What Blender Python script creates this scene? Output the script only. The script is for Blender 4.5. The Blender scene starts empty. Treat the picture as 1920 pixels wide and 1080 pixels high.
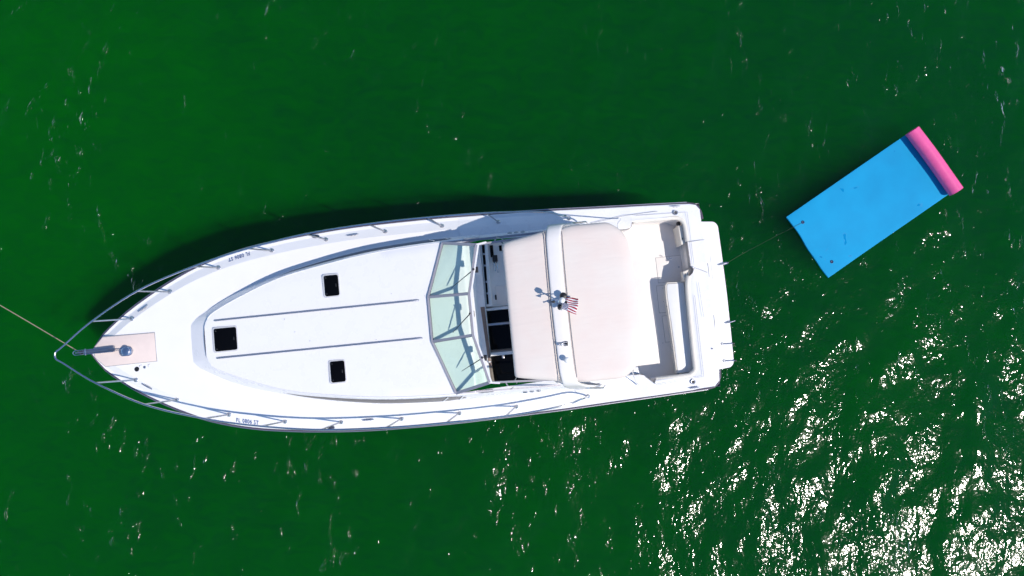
import bpy, math, random
import numpy as np
from mathutils import Vector, Matrix
R = math.radians
scene = bpy.context.scene
COL = scene.collection
random.seed(7)

# ------------------------------------------------------------------ camera
CAM_H = 18.3
cam_data = bpy.data.cameras.new('camera')
cam = bpy.data.objects.new('camera', cam_data)
COL.objects.link(cam)
cam.location = (0, 0, CAM_H)
cam.rotation_euler = (R(4.0), 0, 0)            # a drone looking almost straight down
cam_data.sensor_width = 36.0
cam_data.lens = 36.0 * 1423.0 / 1920.0
cam_data.clip_end = 6000
scene.camera = cam

# ------------------------------------------------------------------ sky, sun, exposure
SUN_DIR = Vector((0.636, -0.34, 1.0)).normalized()   # towards the sun
elev = math.asin(SUN_DIR.z)
azim = math.atan2(SUN_DIR.x, SUN_DIR.y)
world = bpy.data.worlds.new('World')
scene.world = world
world.use_nodes = True
wn = world.node_tree
bg = wn.nodes['Background']
sky = wn.nodes.new('ShaderNodeTexSky')
sky.sky_type = 'NISHITA'
sky.sun_disc = False
sky.sun_elevation = elev
sky.sun_rotation = azim
sky.altitude = 0
sky.air_density = 1.0
sky.dust_density = 0.0
sky.ozone_density = 6.5
wn.links.new(sky.outputs[0], bg.inputs[0])
bg.inputs[1].default_value = 0.15
sun_data = bpy.data.lights.new('sun', 'SUN')
sun_data.energy = 4.1
sun_data.angle = R(0.53)
sun_data.color = (1.0, 0.935, 0.845)
sun = bpy.data.objects.new('sun', sun_data)
COL.objects.link(sun)
sun.rotation_euler = (-SUN_DIR).to_track_quat('-Z', 'Y').to_euler()
sun.location = (20, -10, 40)
scene.view_settings.view_transform = 'Standard'
scene.view_settings.look = 'None'
scene.view_settings.gamma = 1.0
scene.view_settings.exposure = 0.1
scene.view_settings.use_curve_mapping = False
scene.cycles.max_bounces = 7
scene.cycles.diffuse_bounces = 4
scene.cycles.use_light_tree = False
scene.cycles.use_denoising = True
scene.cycles.transparent_max_bounces = 16

# ------------------------------------------------------------------ materials
def new_mat(name):
    m = bpy.data.materials.new(name)
    m.use_nodes = True
    return m, m.node_tree, m.node_tree.nodes['Principled BSDF']

def simple(name, col, rough=0.4, metal=0.0, noise=0.0, nscale=8.0, bump=0.0, bscale=60.0, spec=0.5, coat=0.0, rnoise=0.0):
    m, nt, p = new_mat(name)
    p.inputs['Base Color'].default_value = (*col, 1)
    p.inputs['Roughness'].default_value = rough
    p.inputs['Metallic'].default_value = metal
    p.inputs['Specular IOR Level'].default_value = spec
    p.inputs['Coat Weight'].default_value = coat
    tc = nt.nodes.new('ShaderNodeTexCoord')
    if noise or rnoise:
        n = nt.nodes.new('ShaderNodeTexNoise')
        n.inputs['Scale'].default_value = nscale
        n.inputs['Detail'].default_value = 6
        n.inputs['Roughness'].default_value = 0.62
        nt.links.new(tc.outputs['Object'], n.inputs['Vector'])
        if noise:
            r = nt.nodes.new('ShaderNodeMapRange')
            r.inputs['From Min'].default_value = 0.3
            r.inputs['From Max'].default_value = 0.7
            r.inputs['To Min'].default_value = 1.0 - noise
            r.inputs['To Max'].default_value = 1.0 + noise * 0.4
            nt.links.new(n.outputs['Fac'], r.inputs['Value'])
            mx = nt.nodes.new('ShaderNodeVectorMath')
            mx.operation = 'SCALE'
            mx.inputs[0].default_value = col
            nt.links.new(r.outputs[0], mx.inputs['Scale'])
            nt.links.new(mx.outputs[0], p.inputs['Base Color'])
        if rnoise:
            r2 = nt.nodes.new('ShaderNodeMapRange')
            r2.inputs['To Min'].default_value = max(0.02, rough - rnoise)
            r2.inputs['To Max'].default_value = rough + rnoise
            nt.links.new(n.outputs['Fac'], r2.inputs['Value'])
            nt.links.new(r2.outputs[0], p.inputs['Roughness'])
    if bump:
        n2 = nt.nodes.new('ShaderNodeTexNoise')
        n2.inputs['Scale'].default_value = bscale
        n2.inputs['Detail'].default_value = 4
        nt.links.new(tc.outputs['Object'], n2.inputs['Vector'])
        b = nt.nodes.new('ShaderNodeBump')
        b.inputs['Strength'].default_value = 1.0
        b.inputs['Distance'].default_value = bump
        nt.links.new(n2.outputs['Fac'], b.inputs['Height'])
        nt.links.new(b.outputs[0], p.inputs['Normal'])
    return m

M = {}
M['gelcoat'] = simple('white_gelcoat', (0.76, 0.75, 0.76), 0.28, noise=0.02, nscale=3.0, coat=0.15, rnoise=0.06)
M['nonskid'] = simple('nonskid_deck', (0.75, 0.74, 0.75), 0.55, noise=0.025, nscale=2.2, bump=0.0012, bscale=160)
M['floor'] = simple('cockpit_floor_gelcoat', (0.83, 0.775, 0.73), 0.55, noise=0.04, nscale=3.5, bump=0.0012, bscale=160)
M['cream'] = simple('cream_vinyl', (0.74, 0.69, 0.61), 0.5, noise=0.06, nscale=9, bump=0.003, bscale=25)
M['white_vinyl'] = simple('white_vinyl', (0.80, 0.79, 0.78), 0.45, noise=0.03, nscale=6, bump=0.003, bscale=14)
M['blush'] = simple('blush_locker_lid', (0.70, 0.585, 0.54), 0.5, noise=0.05, nscale=5, bump=0.001, bscale=120)
M['steel'] = simple('polished_stainless', (0.62, 0.63, 0.66), 0.16, metal=1.0, rnoise=0.06, nscale=20)
M['dull_steel'] = simple('brushed_stainless', (0.50, 0.50, 0.53), 0.34, metal=1.0, rnoise=0.1, nscale=30)
M['frame'] = simple('grey_windscreen_frame', (0.34, 0.33, 0.37), 0.4, metal=0.3, noise=0.1, nscale=12)
M['frame_light'] = simple('light_grey_hatch_frame', (0.52, 0.52, 0.54), 0.4, noise=0.06, nscale=12)
M['navy_ring'] = simple('navy_grommet', (0.004, 0.02, 0.09), 0.5, noise=0.1, nscale=20)
M['arch_white'] = simple('cream_white_gelcoat', (0.76, 0.725, 0.70), 0.35, noise=0.03, nscale=4)
M['rubber'] = simple('dark_rub_strip', (0.075, 0.06, 0.095), 0.5, noise=0.2, nscale=10)
M['track'] = simple('dark_grab_rail', (0.10, 0.095, 0.14), 0.3, metal=0.5, noise=0.15, nscale=10)
M['black'] = simple('black_plastic', (0.012, 0.012, 0.014), 0.35, rnoise=0.1, nscale=15)
M['smoke'] = simple('smoked_acrylic', (0.002, 0.002, 0.0025), 0.12, rnoise=0.04, nscale=4, spec=0.12)
M['seam'] = simple('seam_shadow_gap', (0.34, 0.33, 0.34), 0.7, noise=0.2, nscale=20)
M['teak'] = simple('brown_trim', (0.20, 0.14, 0.115), 0.5, noise=0.2, nscale=14)
M['navy'] = simple('registration_blue', (0.03, 0.08, 0.26), 0.5, noise=0.15, nscale=30)
M['rope'] = simple('tan_rope', (0.48, 0.40, 0.25), 0.85, noise=0.25, nscale=40, bump=0.004, bscale=90)
M['cord'] = simple('thin_green_cord', (0.05, 0.09, 0.04), 0.8, noise=0.2, nscale=30)
M['dash'] = simple('dash_gelcoat', (0.78, 0.78, 0.77), 0.45, noise=0.04, nscale=4)
M['bottom'] = simple('hull_bottom_paint', (0.02, 0.03, 0.05), 0.6, noise=0.2, nscale=5)
M['pink_foam'] = simple('pink_foam', (0.80, 0.11, 0.32), 0.36, noise=0.10, nscale=6, bump=0.002, bscale=40)

def canvas_mat():
    m, nt, p = new_mat('blush_canvas')
    tc = nt.nodes.new('ShaderNodeTexCoord')
    n = nt.nodes.new('ShaderNodeTexNoise'); n.inputs['Scale'].default_value = 1.3; n.inputs['Detail'].default_value = 4
    cr = nt.nodes.new('ShaderNodeValToRGB')
    cr.color_ramp.elements[0].position = 0.35; cr.color_ramp.elements[0].color = (0.71, 0.605, 0.55, 1)
    cr.color_ramp.elements[1].position = 0.68; cr.color_ramp.elements[1].color = (0.715, 0.65, 0.595, 1)
    nt.links.new(tc.outputs['Object'], n.inputs['Vector']); nt.links.new(n.outputs['Fac'], cr.inputs[0])
    nt.links.new(cr.outputs[0], p.inputs['Base Color'])
    p.inputs['Roughness'].default_value = 0.85
    p.inputs['Specular IOR Level'].default_value = 0.25
    # long soft wrinkles pulled fore and aft, and weave
    mp = nt.nodes.new('ShaderNodeMapping'); mp.inputs['Scale'].default_value = (1.1, 7.0, 3.0); mp.inputs['Rotation'].default_value = (0, 0, R(-7))
    n2 = nt.nodes.new('ShaderNodeTexNoise'); n2.inputs['Scale'].default_value = 1.6; n2.inputs['Detail'].default_value = 3; n2.inputs['Distortion'].default_value = 0.5
    nt.links.new(tc.outputs['Object'], mp.inputs[0]); nt.links.new(mp.outputs[0], n2.inputs['Vector'])
    b = nt.nodes.new('ShaderNodeBump'); b.inputs['Strength'].default_value = 1; b.inputs['Distance'].default_value = 0.006
    nt.links.new(n2.outputs['Fac'], b.inputs['Height'])
    n3 = nt.nodes.new('ShaderNodeTexNoise'); n3.inputs['Scale'].default_value = 180; n3.inputs['Detail'].default_value = 1
    nt.links.new(tc.outputs['Object'], n3.inputs['Vector'])
    b2 = nt.nodes.new('ShaderNodeBump'); b2.inputs['Strength'].default_value = 1; b2.inputs['Distance'].default_value = 0.0008
    nt.links.new(n3.outputs['Fac'], b2.inputs['Height']); nt.links.new(b.outputs[0], b2.inputs['Normal'])
    nt.links.new(b2.outputs[0], p.inputs['Normal'])
    return m
M['canvas'] = canvas_mat()

def glass_mat():
    m = bpy.data.materials.new('tinted_windscreen_glass'); m.use_nodes = True
    nt = m.node_tree; nt.nodes.clear()
    out = nt.nodes.new('ShaderNodeOutputMaterial')
    tr = nt.nodes.new('ShaderNodeBsdfTransparent'); tr.inputs[0].default_value = (0.925, 0.985, 0.945, 1)
    gl = nt.nodes.new('ShaderNodeBsdfGlossy'); gl.inputs['Roughness'].default_value = 0.03
    fr = nt.nodes.new('ShaderNodeFresnel'); fr.inputs[0].default_value = 1.30
    n = nt.nodes.new('ShaderNodeTexNoise'); n.inputs['Scale'].default_value = 3
    mr = nt.nodes.new('ShaderNodeMapRange'); mr.inputs['To Min'].default_value = 0.02; mr.inputs['To Max'].default_value = 0.05
    nt.links.new(n.outputs['Fac'], mr.inputs[0]); nt.links.new(mr.outputs[0], gl.inputs['Roughness'])
    mx = nt.nodes.new('ShaderNodeMixShader')
    nt.links.new(fr.outputs[0], mx.inputs[0]); nt.links.new(tr.outputs[0], mx.inputs[1]); nt.links.new(gl.outputs[0], mx.inputs[2])
    nt.links.new(mx.outputs[0], out.inputs[0])
    return m
M['glass'] = glass_mat()

def mat_foam():
    m, nt, p = new_mat('blue_foam')
    tc = nt.nodes.new('ShaderNodeTexCoord')
    n = nt.nodes.new('ShaderNodeTexNoise'); n.inputs['Scale'].default_value = 1.6; n.inputs['Detail'].default_value = 4
    cr = nt.nodes.new('ShaderNodeValToRGB')
    cr.color_ramp.elements[0].position = 0.3; cr.color_ramp.elements[0].color = (0.0, 0.255, 0.50, 1)
    cr.color_ramp.elements[1].position = 0.7; cr.color_ramp.elements[1].color = (0.0, 0.29, 0.55, 1)
    nt.links.new(tc.outputs['Object'], n.inputs['Vector']); nt.links.new(n.outputs['Fac'], cr.inputs[0])
    # small puddles left on the foam
    mp = nt.nodes.new('ShaderNodeMapping'); mp.inputs['Location'].default_value = (3.3, 1.7, 0)
    nt.links.new(tc.outputs['Object'], mp.inputs[0])
    w = nt.nodes.new('ShaderNodeTexNoise'); w.inputs['Scale'].default_value = 3.0; w.inputs['Detail'].default_value = 2.5; w.inputs['Distortion'].default_value = 0.6
    nt.links.new(mp.outputs[0], w.inputs['Vector'])
    st = nt.nodes.new('ShaderNodeMapRange'); st.inputs['From Min'].default_value = 0.690; st.inputs['From Max'].default_value = 0.730
    nt.links.new(w.outputs['Fac'], st.inputs[0])
    mx = nt.nodes.new('ShaderNodeMix'); mx.data_type = 'RGBA'
    mx.inputs[7].default_value = (0.0, 0.215, 0.46, 1)
    nt.links.new(st.outputs[0], mx.inputs[0]); nt.links.new(cr.outputs[0], mx.inputs[6])
    nt.links.new(mx.outputs[2], p.inputs['Base Color'])
    rr = nt.nodes.new('ShaderNodeMapRange'); rr.inputs['To Min'].default_value = 0.75; rr.inputs['To Max'].default_value = 0.15
    nt.links.new(st.outputs[0], rr.inputs[0]); nt.links.new(rr.outputs[0], p.inputs['Roughness'])
    p.inputs['Specular IOR Level'].default_value = 0.3
    return m
M['blue_foam'] = mat_foam()

def flag_mat():
    # 13 stripes along U, blue canton with rows of white spots; UV: u along the fly, v up the hoist
    m, nt, p = new_mat('striped_flag_cloth')
    uv = nt.nodes.new('ShaderNodeUVMap')
    sep = nt.nodes.new('ShaderNodeSeparateXYZ'); nt.links.new(uv.outputs[0], sep.inputs[0])
    def math_(op, a, b=None):
        n = nt.nodes.new('ShaderNodeMath'); n.operation = op
        for i, v in enumerate((a, b)):
            if v is None: continue
            if isinstance(v, (int, float)): n.inputs[i].default_value = v
            else: nt.links.new(v, n.inputs[i])
        return n.outputs[0]
    u, v = sep.outputs[0], sep.outputs[1]
    stripe = math_('LESS_THAN', math_('MODULO', math_('MULTIPLY', v, 13.0), 2.0), 1.0)
    canton = math_('MULTIPLY', math_('LESS_THAN', u, 0.4), math_('GREATER_THAN', v, 6.0 / 13.0))
    su = math_('SUBTRACT', math_('FRACT', math_('MULTIPLY', u, 15.0)), 0.5)
    sv = math_('SUBTRACT', math_('FRACT', math_('MULTIPLY', math_('SUBTRACT', v, 6.0 / 13.0), 9.3)), 0.5)
    dot = math_('LESS_THAN', math_('ADD', math_('MULTIPLY', su, su), math_('MULTIPLY', sv, sv)), 0.09)
    def mix(f, a, b):
        x = nt.nodes.new('ShaderNodeMix'); x.data_type = 'RGBA'
        nt.links.new(f, x.inputs[0])
        for i, c in ((6, a), (7, b)):
            if isinstance(c, tuple): x.inputs[i].default_value = (*c, 1)
            else: nt.links.new(c, x.inputs[i])
        return x.outputs[2]
    st = mix(stripe, (0.78, 0.76, 0.76), (0.33, 0.006, 0.03))
    ca = mix(dot, (0.02, 0.028, 0.12), (0.75, 0.75, 0.78))
    nt.links.new(mix(canton, st, ca), p.inputs['Base Color'])
    p.inputs['Roughness'].default_value = 0.8
    return m
M['flag'] = flag_mat()

def water_mat():
    m, nt, p = new_mat('green_sea_water')
    tc = nt.nodes.new('ShaderNodeTexCoord')
    def noise(scale, detail=3, rough=0.5, dist=0.0, mapping=None):
        n = nt.nodes.new('ShaderNodeTexNoise')
        n.inputs['Scale'].default_value = scale; n.inputs['Detail'].default_value = detail
        n.inputs['Roughness'].default_value = rough; n.inputs['Distortion'].default_value = dist
        if mapping:
            mp = nt.nodes.new('ShaderNodeMapping')
            mp.inputs['Rotation'].default_value = (0, 0, mapping[0]); mp.inputs['Scale'].default_value = mapping[1]
            nt.links.new(tc.outputs['Object'], mp.inputs[0]); nt.links.new(mp.outputs[0], n.inputs['Vector'])
        else:
            nt.links.new(tc.outputs['Object'], n.inputs['Vector'])
        return n.outputs['Fac']
    def mr(x, a, b, c, d, clamp=True):
        n = nt.nodes.new('ShaderNodeMapRange'); n.clamp = clamp
        for i, v in zip(('From Min', 'From Max', 'To Min', 'To Max'), (a, b, c, d)): n.inputs[i].default_value = v
        nt.links.new(x, n.inputs['Value']); return n.outputs[0]
    def mth(op, a, b):
        n = nt.nodes.new('ShaderNodeMath'); n.operation = op
        for i, v in enumerate((a, b)):
            if isinstance(v, (int, float)): n.inputs[i].default_value = v
            else: nt.links.new(v, n.inputs[i])
        return n.outputs[0]
    # surface tint runs greener ahead of the boat, darker and bluer astern
    sep = nt.nodes.new('ShaderNodeSeparateXYZ'); nt.links.new(tc.outputs['Object'], sep.inputs[0])
    drift = mr(mth('ADD', mth('MULTIPLY', sep.outputs[0], -1.0), mth('MULTIPLY', noise(0.11, 3, 0.5, 0.5), 9.0)), -6.0, 14.0, 0.2, 0.85)
    # turbid water: slow drifts of clearer and greener water
    big = mth('ADD', mth('MULTIPLY', noise(0.16, 4, 0.55, 0.8), 0.55), mth('MULTIPLY', drift, 0.45))
    mid = mr(noise(1.5, 8, 0.78, 0.9, (R(20), (1.0, 2.0, 1))), 0.30, 0.70, 0.0, 1.0, False)
    t = mth('ADD', mth('MULTIPLY', big, 0.68), mth('MULTIPLY', mid, 0.32))
    cr = nt.nodes.new('ShaderNodeValToRGB')
    e = cr.color_ramp.elements
    e[0].position = 0.30; e[0].color = (0.72, 0.70, 0.98, 1)
    e[1].position = 0.74; e[1].color = (1.0, 1.0, 0.45, 1)
    nt.links.new(t, cr.inputs[0])
    # light is scattered and swallowed inside the water, so shadows reach down into it
    SIG = 0.48
    vs = nt.nodes.new('ShaderNodeVolumeScatter'); vs.inputs['Density'].default_value = SIG
    va = nt.nodes.new('ShaderNodeVolumeAbsorption'); va.inputs['Density'].default_value = SIG
    vs.inputs['Color'].default_value = va.inputs['Color'].default_value = (0.0008, 0.48, 0.036, 1)
    ad = nt.nodes.new('ShaderNodeAddShader')
    nt.links.new(vs.outputs[0], ad.inputs[0]); nt.links.new(va.outputs[0], ad.inputs[1])
    nt.links.new(ad.outputs[0], nt.nodes['Material Output'].inputs['Volume'])
    tr = nt.nodes.new('ShaderNodeBsdfTransparent'); nt.links.new(cr.outputs[0], tr.inputs['Color'])
    nt.nodes.remove(p)
    # ripples: wind patches of small wavelets on the built waves
    rip1 = noise(4.6, 1, 0.5, 0.5, (R(-22), (1.25, 0.8, 1)))
    rip2 = noise(11.0, 1, 0.5, 0.4, (R(-30), (1.1, 0.9, 1)))
    rip3 = noise(26.0, 1, 0.5, 0.2, (R(-10), (1.1, 0.9, 1)))
    gust = mr(noise(0.55, 3, 0.55, 0.5, (R(-22), (1.4, 0.6, 1))), 0.34, 0.70, 0.50, 1.30)
    cluster = mr(noise(0.38, 3, 0.6, 0.6, (R(-22), (1.3, 0.7, 1))), 0.46, 0.62, 0.10, 1.0)
    burst = mth('POWER', mr(noise(3.2, 3, 0.6, 0.3, (R(-22), (1.5, 0.6, 1))), 0.57, 0.80, 0.0, 1.0), 1.6)
    h = mth('ADD', mth('ADD', mth('MULTIPLY', rip1, 0.0205), mth('MULTIPLY', rip2, 0.0092)), mth('MULTIPLY', rip3, 0.0026))
    h = mth('MULTIPLY', h, mth('ADD', gust, mth('MULTIPLY', mth('MULTIPLY', burst, cluster), 6.0)))
    b = nt.nodes.new('ShaderNodeBump'); b.inputs['Strength'].default_value = 1.0; b.inputs['Distance'].default_value = 1.0
    nt.links.new(h, b.inputs['Height'])
    gl = nt.nodes.new('ShaderNodeBsdfGlossy'); gl.distribution = 'GGX'; gl.inputs['Roughness'].default_value = 0.10
    nt.links.new(b.outputs[0], gl.inputs['Normal'])
    # Schlick reflectance on the rippled normal
    geo = nt.nodes.new('ShaderNodeNewGeometry')
    dt = nt.nodes.new('ShaderNodeVectorMath'); dt.operation = 'DOT_PRODUCT'
    nt.links.new(geo.outputs['Incoming'], dt.inputs[0]); nt.links.new(b.outputs[0], dt.inputs[1])
    ab = nt.nodes.new('ShaderNodeMath'); ab.operation = 'ABSOLUTE'; nt.links.new(dt.outputs['Value'], ab.inputs[0])
    refl = mth('ADD', mth('MULTIPLY', mth('POWER', mth('SUBTRACT', 1.0, ab.outputs[0]), 5.0), 0.98), 0.02)
    mx = nt.nodes.new('ShaderNodeMixShader')
    nt.links.new(refl, mx.inputs[0]); nt.links.new(tr.outputs[0], mx.inputs[1]); nt.links.new(gl.outputs[0], mx.inputs[2])
    nt.links.new(mx.outputs[0], nt.nodes['Material Output'].inputs[0])
    return m
M['water'] = water_mat()

# ------------------------------------------------------------------ mesh helpers
class MB:
    def __init__(s): s.v = []; s.f = []
    def add(s, v, f):
        o = len(s.v); s.v += [tuple(p) for p in v]; s.f += [tuple(i + o for i in q) for q in f]; return s
    def build(s, name, mat, parent=None, smooth=True, ang=35, kind=None):
        return mk(name, s.v, s.f, mat, parent, smooth, ang)

def mk(name, v, f, mat, parent=None, smooth=True, ang=35):
    me = bpy.data.meshes.new(name)
    me.from_pydata([tuple(map(float, p)) for p in v], [], f)
    me.update()
    import bmesh
    bm = bmesh.new(); bm.from_mesh(me)
    bmesh.ops.remove_doubles(bm, verts=bm.verts, dist=1e-5)
    bmesh.ops.recalc_face_normals(bm, faces=bm.faces)
    bm.to_mesh(me); bm.free()
    if smooth:
        me.polygons.foreach_set('use_smooth', [True] * len(me.polygons))
        me.set_sharp_from_angle(angle=R(ang))
    me.materials.append(M[mat] if isinstance(mat, str) else mat)
    o = bpy.data.objects.new(name, me)
    COL.objects.link(o)
    if parent: o.parent = parent
    return o

def grid_faces(nu, nv, close_u=False, close_v=False):
    f = []
    for i in range(nu if close_u else nu - 1):
        for j in range(nv if close_v else nv - 1):
            a, b = i, (i + 1) % nu; c, d = j, (j + 1) % nv
            f.append((a * nv + c, b * nv + c, b * nv + d, a * nv + d))
    return f

def loft(sections, close_v=False, cap=False):
    n = len(sections[0])
    v = [p for s in sections for p in s]
    f = grid_faces(len(sections), n, False, close_v)
    if cap:
        f.append(tuple(range(n))[::-1]); f.append(tuple(range(len(v) - n, len(v))))
    return v, f

def tube(path, r, seg=10, closed=False, cap=True, scale_z=1.0):
    P = [Vector(p) for p in path]; n = len(P)
    rr = r if isinstance(r, (list, tuple)) else [r] * n
    rings = []; up = Vector((0, 0, 1)); prev = None
    for i in range(n):
        if closed: t = P[(i + 1) % n] - P[i - 1]
        else: t = P[min(i + 1, n - 1)] - P[max(i - 1, 0)]
        t.normalize()
        if prev is None:
            a = up if abs(t.z) < 0.9 else Vector((1, 0, 0))
            u = t.cross(a).normalized()
        else:
            u = (prev - t * prev.dot(t)).normalized()
        prev = u; w = t.cross(u)
        rings.append([P[i] + (u * math.cos(k * 2 * math.pi / seg) + w * math.sin(k * 2 * math.pi / seg) * scale_z) * rr[i] for k in range(seg)])
    v = [p for s in rings for p in s]
    f = grid_faces(n, seg, closed, True)
    if cap and not closed:
        f.append(tuple(range(seg))[::-1]); f.append(tuple(range((n - 1) * seg, n * seg)))
    return v, f

def smooth_path(pts, n=8):
    P = [Vector(p) for p in pts]; out = []
    for i in range(len(P) - 1):
        p0 = P[max(i - 1, 0)]; p1 = P[i]; p2 = P[i + 1]; p3 = P[min(i + 2, len(P) - 1)]
        for k in range(n):
            t = k / n
            out.append(0.5 * ((2 * p1) + (p2 - p0) * t + (2 * p0 - 5 * p1 + 4 * p2 - p3) * t * t + (3 * p1 - p0 - 3 * p2 + p3) * t ** 3))
    out.append(P[-1]); return out

def lathe(prof, seg=20, c=(0, 0, 0)):
    v = []; f = []
    for r, z in prof:
        for k in range(seg):
            a = 2 * math.pi * k / seg
            v.append((c[0] + r * math.cos(a), c[1] + r * math.sin(a), c[2] + z))
    f = grid_faces(len(prof), seg, False, True)
    f.append(tuple(range(seg))[::-1]); f.append(tuple(range((len(prof) - 1) * seg, len(prof) * seg)))
    return v, f

def inset_poly(pts, d):
    n = len(pts); out = []
    area = sum(pts[i][0] * pts[(i + 1) % n][1] - pts[(i + 1) % n][0] * pts[i][1] for i in range(n))
    s = 1 if area > 0 else -1
    for i in range(n):
        p0 = Vector(pts[i - 1][:2]); p1 = Vector(pts[i][:2]); p2 = Vector(pts[(i + 1) % n][:2])
        a = (p1 - p0).normalized(); b = (p2 - p1).normalized()
        n1 = Vector((-a.y, a.x)) * s; n2 = Vector((-b.y, b.x)) * s
        m = n1 + n2
        if m.length < 1e-6: m = n1
        m.normalize()
        out.append(tuple(p1 + m * d / max(0.4, m.dot(n1))))
    return out

def plate(pts, z0, z1, bev=0.01, zf=None):
    """prism over a plan outline with a rounded top edge; zf(x,y) adds to z"""
    zf = zf or (lambda x, y: 0.0)
    rings = []
    rings.append([(x, y, z0 + zf(x, y)) for x, y in pts])
    rings.append([(x, y, z1 - bev + zf(x, y)) for x, y in pts])
    for k in (0.5, 1.0):
        q = inset_poly(pts, bev * (1 - math.cos(k * math.pi / 2)) if k < 1 else bev)
        rings.append([(x, y, z1 - bev + bev * math.sin(k * math.pi / 2) + zf(x, y)) for x, y in q])
    n = len(pts); v = [p for s in rings for p in s]
    f = grid_faces(len(rings), n, False, True)
    f.append(tuple(range(n))[::-1]); f.append(tuple(range((len(rings) - 1) * n, len(rings) * n)))
    return v, f

def rrect(cx, cy, w, h, r, seg=5, rot=0.0):
    pts = []
    for sx, sy, a0 in ((1, 1, 0), (-1, 1, 90), (-1, -1, 180), (1, -1, 270)):
        for k in range(seg + 1):
            a = R(a0 + 90 * k / seg)
            x = sx * (w / 2 - r) + r * math.cos(a); y = sy * (h / 2 - r) + r * math.sin(a)
            pts.append((cx + x * math.cos(rot) - y * math.sin(rot), cy + x * math.sin(rot) + y * math.cos(rot)))
    return pts

def boxv(c, s, rot=0.0, bev=0.008):
    return plate(rrect(c[0], c[1], s[0], s[1], min(bev, s[0] * .4, s[1] * .4), 2, rot), c[2] - s[2] / 2, c[2] + s[2] / 2, min(bev, s[2] * .4))

def xf(vf, mat4):
    v, f = vf
    return [tuple(mat4 @ Vector(p)) for p in v], f

def bar(a, b, w, h, up=(0, 0, 1)):
    """rectangular bar from a to b, w wide and h deep along up"""
    a = Vector(a); b = Vector(b); t = (b - a).normalized(); up = Vector(up)
    s = t.cross(up).normalized(); u = s.cross(t).normalized()
    v = []
    for p in (a, b):
        for i, j in ((-1, -1), (1, -1), (1, 1), (-1, 1)):
            v.append(p + s * i * w / 2 + u * j * h / 2)
    return v, [(0, 1, 2, 3), (7, 6, 5, 4), (0, 4, 5, 1), (1, 5, 6, 2), (2, 6, 7, 3), (3, 7, 4, 0)]

def empty(name, loc, rz=0.0):
    o = bpy.data.objects.new(name, None)
    o.location = loc; o.rotation_euler = (0, 0, rz); o.empty_display_size = 0.3
    COL.objects.link(o); return o

def tag(o, label=None, cat=None, group=None, kind=None):
    if label: o['label'] = label
    if cat: o['category'] = cat
    if group: o['group'] = group
    if kind: o['kind'] = kind
    return o

def part(name, vf, mat, parent, **k):
    return mk(name, vf[0], vf[1], mat, parent, **k)

# ------------------------------------------------------------------ the sea
MAT_O = Vector((6.64, 2.99)); MAT_U = Vector((0.826, 0.564)).normalized(); MAT_V = Vector((MAT_U.y, -MAT_U.x))
def axis(lo, hi, step, far):
    c = list(np.arange(lo, hi + step / 2, step)); s = step; x = hi; a = []
    while x < far:
        s *= 1.28; x += s; a.append(x)
    s = step; x = lo; b = []
    while x > -far:
        s *= 1.28; x -= s; b.append(x)
    return np.array(b[::-1] + c + a)
gx = axis(-15.0, 15.0, 0.062, 2500); gy = axis(-8.5, 11.5, 0.062, 2500)
X, Y = np.meshgrid(gx, gy, indexing='ij')
rng = np.random.default_rng(11)
Z = np.zeros_like(X); SX = np.zeros_like(X); SY = np.zeros_like(X)
NW = 46
for i in range(NW):
    lam = 0.34 * (2.6 / 0.34) ** ((i + rng.random()) / NW)
    th = R(-24) + rng.normal() * R(42)
    k = 2 * math.pi / lam
    slope = 0.092 * math.sqrt(2 / NW) * (0.7 + 0.6 * rng.random())
    ph = rng.random() * 2 * math.pi
    arg = k * (X * math.cos(th) + Y * math.sin(th)) + ph
    Z += slope / k * np.sin(arg)
Z += 0.10 * (Z ** 2) / 0.03 - 0.10 * 0.03          # slightly peaked crests
fade = np.clip(1 - np.maximum(np.maximum(np.abs(X) - 15.2, np.maximum(Y - 11.7, -8.7 - Y)), 0) / 5.0, 0, 1)
du = (X - MAT_O.x) * MAT_U.x + (Y - MAT_O.y) * MAT_U.y
dv = (X - MAT_O.x) * MAT_V.x + (Y - MAT_O.y) * MAT_V.y
dist = np.sqrt(np.maximum(np.maximum(-du, du - 3.95), 0) ** 2 + np.maximum(np.maximum(-dv, dv - 1.77), 0) ** 2)
calm = np.clip(dist / 0.5, 0, 1); calm = 0.10 + 0.90 * calm * calm * (3 - 2 * calm)
Z *= fade * calm
nX, nY = X.shape
me = bpy.data.meshes.new('sea')
idx = np.arange(nX * nY).reshape(nX, nY)
quads = np.stack([idx[:-1, :-1], idx[1:, :-1], idx[1:, 1:], idx[:-1, 1:]], -1).reshape(-1, 4)
co = np.stack([X, Y, Z], -1).reshape(-1, 3).astype(np.float32)
me.vertices.add(len(co)); me.vertices.foreach_set('co', co.ravel())
me.loops.add(quads.size); me.loops.foreach_set('vertex_index', quads.ravel().astype(np.int32))
me.polygons.add(len(quads)); me.polygons.foreach_set('loop_start', np.arange(0, quads.size, 4, dtype=np.int32))
me.update(calc_edges=True)
me.polygons.foreach_set('use_smooth', np.ones(len(quads), dtype=bool))
me.materials.append(M['water'])
sea = bpy.data.objects.new('sea_water', me); COL.objects.link(sea)
tag(sea, 'rippled deep green sea water around the anchored boat', 'water', kind='structure')

bed = mk('seabed', [(-2600, -2600, -9), (2600, -2600, -9), (2600, 2600, -9), (-2600, 2600, -9)], [(0, 1, 2, 3)], 'bottom', None, smooth=False)
tag(bed, 'dark sea floor far below the green water', 'sea floor', kind='structure')

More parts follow.
